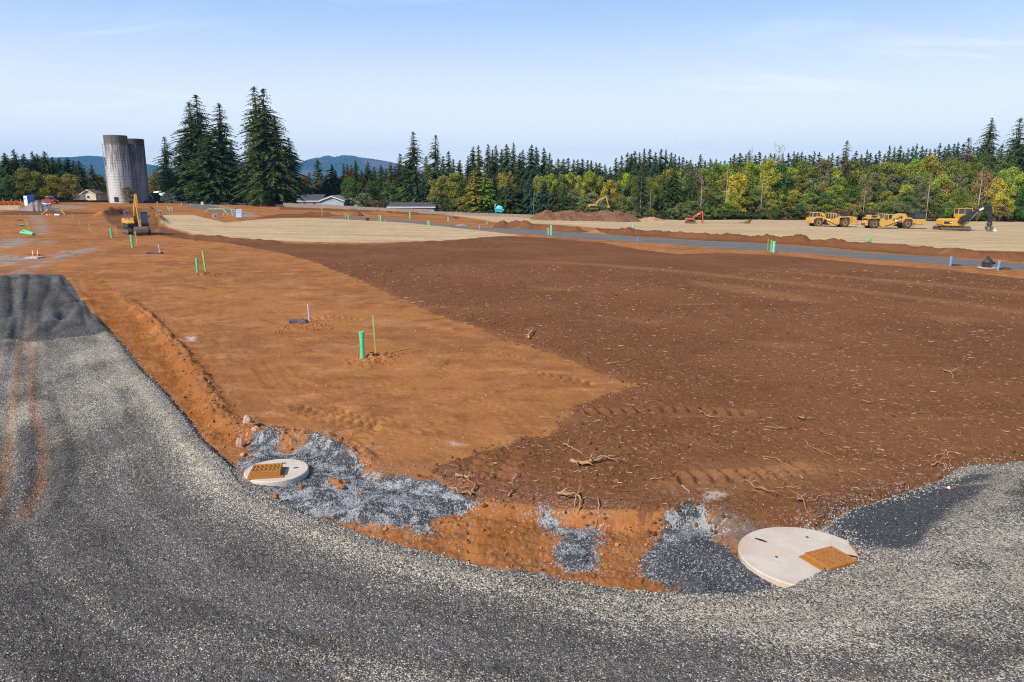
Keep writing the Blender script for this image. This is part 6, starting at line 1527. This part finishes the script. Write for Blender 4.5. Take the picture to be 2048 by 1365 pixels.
# ------------------------------------------------------------------ scatter: crushed stone, clods, root splinters
_t = (1 + 5 ** .5) / 2
ICO_V = norm(np.array([(-1, _t, 0), (1, _t, 0), (-1, -_t, 0), (1, -_t, 0), (0, -1, _t), (0, 1, _t), (0, -1, -_t), (0, 1, -_t), (_t, 0, -1), (_t, 0, 1), (-_t, 0, -1), (-_t, 0, 1)], float))
ICO_F = np.array([(0, 11, 5), (0, 5, 1), (0, 1, 7), (0, 7, 10), (0, 10, 11), (1, 5, 9), (5, 11, 4), (11, 10, 2), (10, 7, 6), (7, 1, 8), (3, 9, 4), (3, 4, 2), (3, 2, 6), (3, 6, 8), (3, 8, 9), (4, 9, 5), (2, 4, 11), (6, 2, 10), (8, 6, 7), (9, 8, 1)])
def rot_z(n, g):
    a = g.random(n) * 6.283; return np.cos(a), np.sin(a)
def shade_mat(name, stops, rough=.92, bump=False):
    n = N(name); a = n.attr('shade'); c = n.mix(n.ramp(a, 0, .5, 0, 1, False), stops[0], stops[1]); c = n.mix(n.ramp(a, .5, 1, 0, 1, False), c, stops[2])
    n.bsdf(c, rough, .25); return n.m
def scatter_lumps(name, x, y, size, material, label, g, sink=.3, flat=.75, smooth=False):
    f = fields(x, y); z = height(x, y, f); n = len(x)
    V = ICO_V[None] * (1 + g.uniform(-.32, .32, (n, 12, 1))) * (size[:, None] * np.stack([g.uniform(.7, 1.3, n), g.uniform(.7, 1.2, n), g.uniform(.5, 1., n) * flat / .75], 1))[:, None, :]
    c, s = rot_z(n, g); X = V[..., 0] * c[:, None] - V[..., 1] * s[:, None]; Yv = V[..., 0] * s[:, None] + V[..., 1] * c[:, None]
    V = np.stack([X + x[:, None], Yv + y[:, None], V[..., 2] + (z + size * sink)[:, None]], -1).reshape(-1, 3)
    F = (ICO_F[None] + (np.arange(n) * 12)[:, None, None]).reshape(-1)
    o = link_mesh(name, V, F, 3, material, None, smooth); a = o.data.attributes.new('shade', 'FLOAT', 'FACE'); a.data.foreach_set('value', np.repeat(g.random(n), 20).astype(np.float32))
    tag(o, label, name.replace('_', ' '), kind='stuff'); return o
def sample(n, x0, x1, y0, y1, g, fn):
    """positions spread evenly over the ground, thinning with distance, kept where fn says"""
    d = y0 * (y1 / y0) ** g.random(n); x = g.uniform(x0, x1, n) * d; f = fields(x, d); k = fn(f, x, d); return x[k], d[k]
g_ = np.random.default_rng(99)
STONEM = shade_mat('crushed_stone', [(.045, .047, .055), (.20, .19, .18), (.50, .46, .39)])
STONEB = shade_mat('blue_crushed_stone', [(.055, .057, .062), (.19, .195, .205), (.37, .375, .39)])
CLODM = shade_mat('clay_clod', [(.20, .075, .022), (.30, .12, .038), (.42, .19, .07)])
CLODD = shade_mat('topsoil_clod', [(.09, .038, .017), (.145, .062, .028), (.21, .10, .045)])
PALE = shade_mat('pale_pebble', [(.45, .38, .30), (.62, .55, .47), (.45, .22, .12)])
x, y = sample(260000, -.75, .75, 9.5, 34, g_, lambda f, x, d: (f['road'] > -.22) & (f['road'] < .55) & (g_.random(len(x)) < np.exp(-((f['road'] - .05) / .25) ** 2)))
scatter_lumps('edge_gravel', x, y, g_.uniform(.008, .021, len(x)), STONEM, 'loose crushed stones spilling over the edge of the gravel road', g_)
x, y = sample(60000, -.75, .75, 9.0, 30, g_, lambda f, x, d: (f['road'] > .2) & (g_.random(len(x)) < .30))
scatter_lumps('loose_gravel', x, y, g_.uniform(.006, .016, len(x)), STONEM, 'loose stones lying on the gravel road', g_, .2)
x, y = sample(120000, -.6, .75, 11, 30, g_, lambda f, x, d: ((f['blue'] > -.12) & (f['road'] < .1) & (g_.random(len(x)) < np.clip(.25 + f['blue'] * .5, 0.06, .5))))
scatter_lumps('crushed_rock', x, y, g_.uniform(.008, .018, len(x)), STONEB, 'blue-grey crushed rock slumped into the ditch', g_)
def near_crest(f, x, d):
    cd, _ = seg_dist(x, d, CREST, False); return (f['road'] < 0) & (f['blue'] < 0) & ((g_.random(len(x)) < .75 * np.exp(-(cd / .45) ** 2)) | ((f['ditch'] > .1) & (g_.random(len(x)) < .10)))
x, y = sample(110000, -.75, .6, 11, 45, g_, near_crest)
scatter_lumps('clay_crumbs', x, y, .009 + .050 * g_.random(len(x)) ** 4, CLODM, 'orange clay crumbs along the bank and in the ditch', g_, .1)
def mound_near(f, x, d):
    m = np.zeros(len(x), bool)
    for (mx_, my_), r_, h_ in MOUNDS: m |= (np.hypot(x - mx_, d - my_) < r_ * 1.5 * np.sqrt(g_.random(len(x))) + .1)
    return m
x, y = sample(60000, -.5, .2, 24, 60, g_, mound_near)
scatter_lumps('mound_crumbs', x, y, .012 + .05 * g_.random(len(x)) ** 3, CLODM, 'clay crumbs round the pipe stubs', g_, .1)
x, y = sample(40000, -.6, .8, 12, 60, g_, lambda f, x, d: (f['top'] > -.25) & (f['road'] < 0) & ((g_.random(len(x)) < .30) | ((f['top'] < .3) & (g_.random(len(x)) < .6))))
scatter_lumps('soil_clods', x, y, (.010 + .04 * g_.random(len(x)) ** 3) * (1 + y / 60), CLODD, 'dark soil clods spread over the topsoil', g_, .1)
x, y = sample(9000, -.65, .5, 12, 60, g_, lambda f, x, d: (f['top'] < 0) & (f['road'] < -.1) & (f['blue'] < .1) & (g_.random(len(x)) < .07 + .2 * (pn(x * .5, d * .5, 77) > .45)))
scatter_lumps('pale_pebbles', x, y, g_.uniform(.007, .018, len(x)) * (1 + y / 90), PALE, 'pale pebbles scattered on the orange clay', g_, .2)

def scatter_sticks(name, x, y, L, wd, material, label, g, curve=.25):
    """bent three-sided splinters lying on the soil"""
    n = len(x); f = fields(x, y); z = height(x, y, f); c, s = rot_z(n, g); t = np.array([-.5, -.1, .2, .5]); bend = g.normal(0, curve, (n, 4)) * L[:, None] * .5; bend[:, 0] = 0
    lift = np.abs(g.normal(0, .12, (n, 4))) * L[:, None] * .5
    px_ = x[:, None] + t[None] * L[:, None] * c[:, None] - bend * s[:, None]; py_ = y[:, None] + t[None] * L[:, None] * s[:, None] + bend * c[:, None]; pz = z[:, None] + wd[:, None] * .5 + lift
    V = np.zeros((n, 4, 3, 3)); w = wd[:, None] * np.array([.7, 1., .8, .35])[None]
    for k in range(3):
        a = k * 2.094; V[:, :, k, 0] = px_ - s[:, None] * math.cos(a) * w; V[:, :, k, 1] = py_ + c[:, None] * math.cos(a) * w; V[:, :, k, 2] = pz + math.sin(a) * w
    V = V.reshape(-1, 3); q = []
    for i in range(3):
        for k in range(3): q.append((i * 3 + k, i * 3 + (k + 1) % 3, (i + 1) * 3 + (k + 1) % 3, (i + 1) * 3 + k))
    F = (np.array(q)[None] + (np.arange(n) * 12)[:, None, None]).reshape(-1); o = link_mesh(name, V, F, 4, material)
    a = o.data.attributes.new('shade', 'FLOAT', 'FACE'); a.data.foreach_set('value', np.repeat(g.random(n), 9).astype(np.float32)); tag(o, label, name.replace('_', ' '), kind='stuff')
STICKM = shade_mat('root_splinter', [(.20, .11, .06), (.40, .25, .14), (.58, .41, .26)])
x, y = sample(34000, -.6, .8, 11.5, 62, g_, lambda f, x, d: (f['top'] > -.1) & (f['road'] < -.1) & (g_.random(len(x)) < .40 + .25 * pn(x * .3, d * .3, 55)))
scatter_sticks('root_splinters', x, y, (.04 + .20 * g_.random(len(x)) ** 3.0) * (.8 + y / 70), (.0035 + .006 * g_.random(len(x)) ** 2) * (.8 + y / 32), STICKM, 'small pale root splinters strewn over the topsoil', g_)
x, y = sample(3000, -.6, .3, 12, 60, g_, lambda f, x, d: (f['top'] < 0) & (f['road'] < -.1) & (g_.random(len(x)) < .10))
scatter_sticks('wood_chips', x, y, .05 + .12 * g_.random(len(x)) ** 2, .004 + .004 * g_.random(len(x)), STICKM, 'a few pale wood chips on the orange pad', g_)

# ------------------------------------------------------------------ single roots and branches one can point at
def branch(pts, r, label, twigs=2, seed=0, lift=.0, cat='root'):
    g = random.Random(seed); P3 = [G(*p) for p in pts]; org = P3[0].copy(); path = []
    for a, b in zip(P3, P3[1:]):
        for i in range(4):
            t = i / 4; p = a.lerp(b, t); L = (b - a).length; path.append(p - org + Vector((g.gauss(0, .03) * L, g.gauss(0, .05) * L, r * .6 + lift * math.sin(math.pi * (len(path) + 1) / (4 * (len(P3) - 1) + 2)) + abs(g.gauss(0, .02)))))
    path.append(P3[-1] - org + Vector((0, 0, r * .5))); n = len(path); rs = [r * (1 - .75 * i / n) * g.uniform(.8, 1.2) for i in range(n)]
    m = MB().tube([tuple(p) for p in path], rs, 7)
    for k in range(twigs):
        i = g.randrange(1, n - 1); b = path[i]; d = Vector((g.uniform(-1, 1), g.uniform(-1, 1), g.uniform(.05, .5))).normalized(); L = g.uniform(.12, .4)
        m.tube([tuple(b), tuple(b + d * L * .5 + Vector((0, 0, .02))), tuple(b + d * L + Vector((g.uniform(-.05, .05), g.uniform(-.05, .05), -.02)))], [rs[i] * .6, rs[i] * .45, rs[i] * .15], 5)
    o = m.build('root_branch', ROOTM, None, smooth=True); o.location = org; tag(o, label, cat, 'pale roots and branches lying on the topsoil')
for i, (pts, r, l, tw, lf) in enumerate((
    ([(1143, 929), (1165, 936), (1195, 932), (1222, 921)], .055, 'thickest root log with frayed ends, lying in the middle of the topsoil tip', 7, .05),
    ([(1172, 934), (1200, 926), (1238, 933)], .025, 'thin curved root lying across the thickest log', 3, .08),
    ([(1127, 895), (1142, 902), (1166, 914)], .022, 'pale straight stick just beyond the thickest log', 1, .03),
    ([(1115, 994), (1132, 1005), (1150, 1003), (1162, 1012), (1155, 1022)], .038, 'knotted pale root above the middle blue gravel patch', 6, .10),
    ([(1158, 992), (1152, 1006), (1148, 1020)], .022, 'short upright root piece in the knotted root pile', 3, .10),
    ([(1195, 1006), (1198, 1018), (1191, 1033)], .018, 'hook-shaped thin root at the corner of the blue gravel patch', 0, .04),
    ([(1492, 969), (1510, 984), (1530, 990), (1546, 993)], .018, 'grassy root tuft with long tail near the large slab', 7, .06),
    ([(1595, 1008), (1606, 1014), (1612, 1026)], .020, 'dark tangled root knot short of the large slab', 7, .06),
    ([(1609, 885), (1620, 902), (1648, 912), (1671, 922)], .011, 'long thin bent twig on open topsoil beyond the large slab', 1, .03),
    ([(1525, 918), (1548, 924), (1566, 934), (1583, 940)], .010, 'long fine twig pointing at the bent one', 1, .03),
    ([(1398, 830), (1418, 842), (1445, 841)], .016, 'forked pale branch on smooth topsoil', 3, .04),
    ([(912, 959), (925, 966), (939, 972)], .045, 'chunky splintered root above the blue gravel tongue', 3, .04),
    ([(899, 979), (925, 992), (958, 993)], .026, 'curved root at the end of the blue gravel tongue', 4, .05),
    ([(940, 995), (950, 985), (955, 978)], .030, 'dark root stub beside the end of the blue gravel tongue', 5, .05),
    ([(1010, 900), (1018, 908), (1031, 911)], .015, 'small hooked twig near the clay corner', 1, .02),
    ([(1025, 965), (1034, 960), (1037, 955)], .020, 'small upturned bark curl above the rutted clay', 1, .05),
    ([(1017, 998), (1024, 990), (1027, 983)], .022, 'short stubby root above the rutted clay strip', 4, .04),
    ([(1868, 919), (1890, 912), (1925, 916)], .012, 'thin arched twig by the far gravel shoulder', 1, .04),
    ([(1891, 906), (1896, 920), (1902, 935)], .018, 'pale straight stick crossing the arched twig', 0, .03),
    ([(1862, 941), (1875, 933), (1890, 937)], .018, 'splintered root at the far gravel shoulder', 5, .04),
    ([(1055, 682), (1063, 672), (1069, 664)], .05, 'single upright stump chunk on the clay to topsoil line', 3, .10),
    ([(1215, 732), (1240, 730), (1270, 722)], .022, 'long pale stick in the open topsoil past the clay point', 1, .02),
    ([(1640, 1000), (1625, 1010), (1612, 1012)], .013, 'thin twigs joining the dark root knot', 3, .02),
    ([(1300, 966), (1330, 966)], .012, 'thin straight twig in the tracked soil', 0, .01),
    ([(1364, 978), (1376, 990), (1380, 993)], .028, 'pale flat bark piece near the white patch', 0, .02),
    ([(1595, 840), (1604, 848), (1612, 846)], .03, 'curled root lump far out on the topsoil', 4, .06),
    ([(1885, 745), (1900, 752), (1905, 760)], .03, 'small pale root on the open dark soil', 2, .04),
    ([(1080, 838), (1110, 842)], .014, 'thin stick by the notch of the clay', 1, .02),
    ([(1530, 860), (1560, 866), (1590, 858)], .014, 'crooked thin stick in the middle topsoil', 2, .03),
    ([(1640, 868), (1650, 876), (1672, 880)], .014, 'small pale stick near the long bent twig', 1, .03),
    ([(1720, 806), (1740, 812), (1752, 808)], .016, 'short crooked branch in the wide topsoil', 2, .03),
)): branch(pts, r, l, tw, i + 3, lf)
# stones with their own look
def rock(px, py, s, c, label, cat='stone', seed=0, sx=1., sz=.8, name='rock'):
    s *= .62
    g = random.Random(seed); p = G(px, py); m = bmesh_ico(s, g, sx, sz); me = bpy.data.meshes.new(name); me.from_pydata(*m); me.materials.append(c); me.shade_smooth(); o = bpy.data.objects.new(name, me); COL.objects.link(o); o.location = p + Vector((0, 0, s * sz * .4)); o.rotation_euler = (0, 0, g.uniform(0, 6)); tag(o, label, cat)
def bmesh_ico(s, g, sx, sz):
    V = [Vector(v) for v in ICO_V]; F = [tuple(f) for f in ICO_F]
    for _ in range(2):
        mid = {}; nf = []
        def m_(a, b):
            k = (min(a, b), max(a, b))
            if k not in mid: mid[k] = len(V); V.append(((V[a] + V[b]) / 2).normalized())
            return mid[k]
        for a, b, c in F: x_, y_, z_ = m_(a, b), m_(b, c), m_(c, a); nf += [(a, x_, z_), (b, y_, x_), (c, z_, y_), (x_, y_, z_)]
        F = nf
    o = g.uniform(0, 9); W_ = []
    for v in V:
        q = 1 + .22 * math.sin(3 * v.x + o) * math.cos(2.6 * v.y + o) + .10 * math.sin(7 * v.z + 5 * v.x + o); W_.append((v.x * s * sx * q, v.y * s * q, v.z * s * sz * q))
    return W_, [], F
PINKR = mat('pinkish_stone', (.50, .33, .25), .9, dirt=(.35, .16, .07), scale=6, bump=.4); CLAYR = mat('clay_lump', (.34, .13, .035), .95, dirt=(.2, .08, .03), scale=6, bump=.6)
rock(497, 858, .20, PINKR, 'pinkish rounded stone at the top of the bank above the smaller disc', seed=1, sz=1.2)
rock(479, 879, .13, PINKR, 'upright narrow pinkish stone sticking out of the bank foot', seed=2, sz=2.4)
rock(512, 866, .16, PINKR, 'pale split stone beside the pinkish rounded one', seed=3); rock(485, 897, .11, PINKR, 'small pale stone under the bank beside the blue rock', seed=4)
rock(603, 968, .10, CLAYR, 'orange clay lump on blue rock just below the smaller disc', 'clay lump', 5, 1.3, 1.0); rock(551, 992, .12, CLAYR, 'orange clay lump at the gravel road edge below the smaller disc', 'clay lump', 6, 1.3, 1.)
for i, (px, py, s) in enumerate(((672, 966, .16), (681, 972, .13), (663, 960, .10), (690, 962, .11), (722, 980, .08), (496, 903, .10), (850, 1050, .07))): rock(px, py, s, CLAYR, ('reddish clay lump in the cluster amid the blue rock' if i < 4 else ['single small clay lump uphill of the blue rock tongue', 'clay lump above the smaller disc by the bank', 'tiny clay lump at the lower rim of the blue rock'][i - 4]), 'clay lump', 10 + i, 1.2)
for o in [o for o in bpy.data.objects if o.get('label') == 'reddish clay lump in the cluster amid the blue rock']: o['group'] = 'clay lumps clustered amid the blue rock'
rock(872, 857, .045, mat('red_plastic', (.6, .06, .05), .5), 'small red bit of litter on the orange pad', 'litter', 30, 1.2, .6, 'litter_piece')
rock(1897, 979, .06, WHT, 'small white stone at the gravel shoulder', seed=31); rock(1906, 980, .06, CLODM, 'small brown stone next to the white one', seed=32); rock(1616, 1142, .075, GREYC, 'grey cobble leaning on the larger disc by the grate', seed=33)
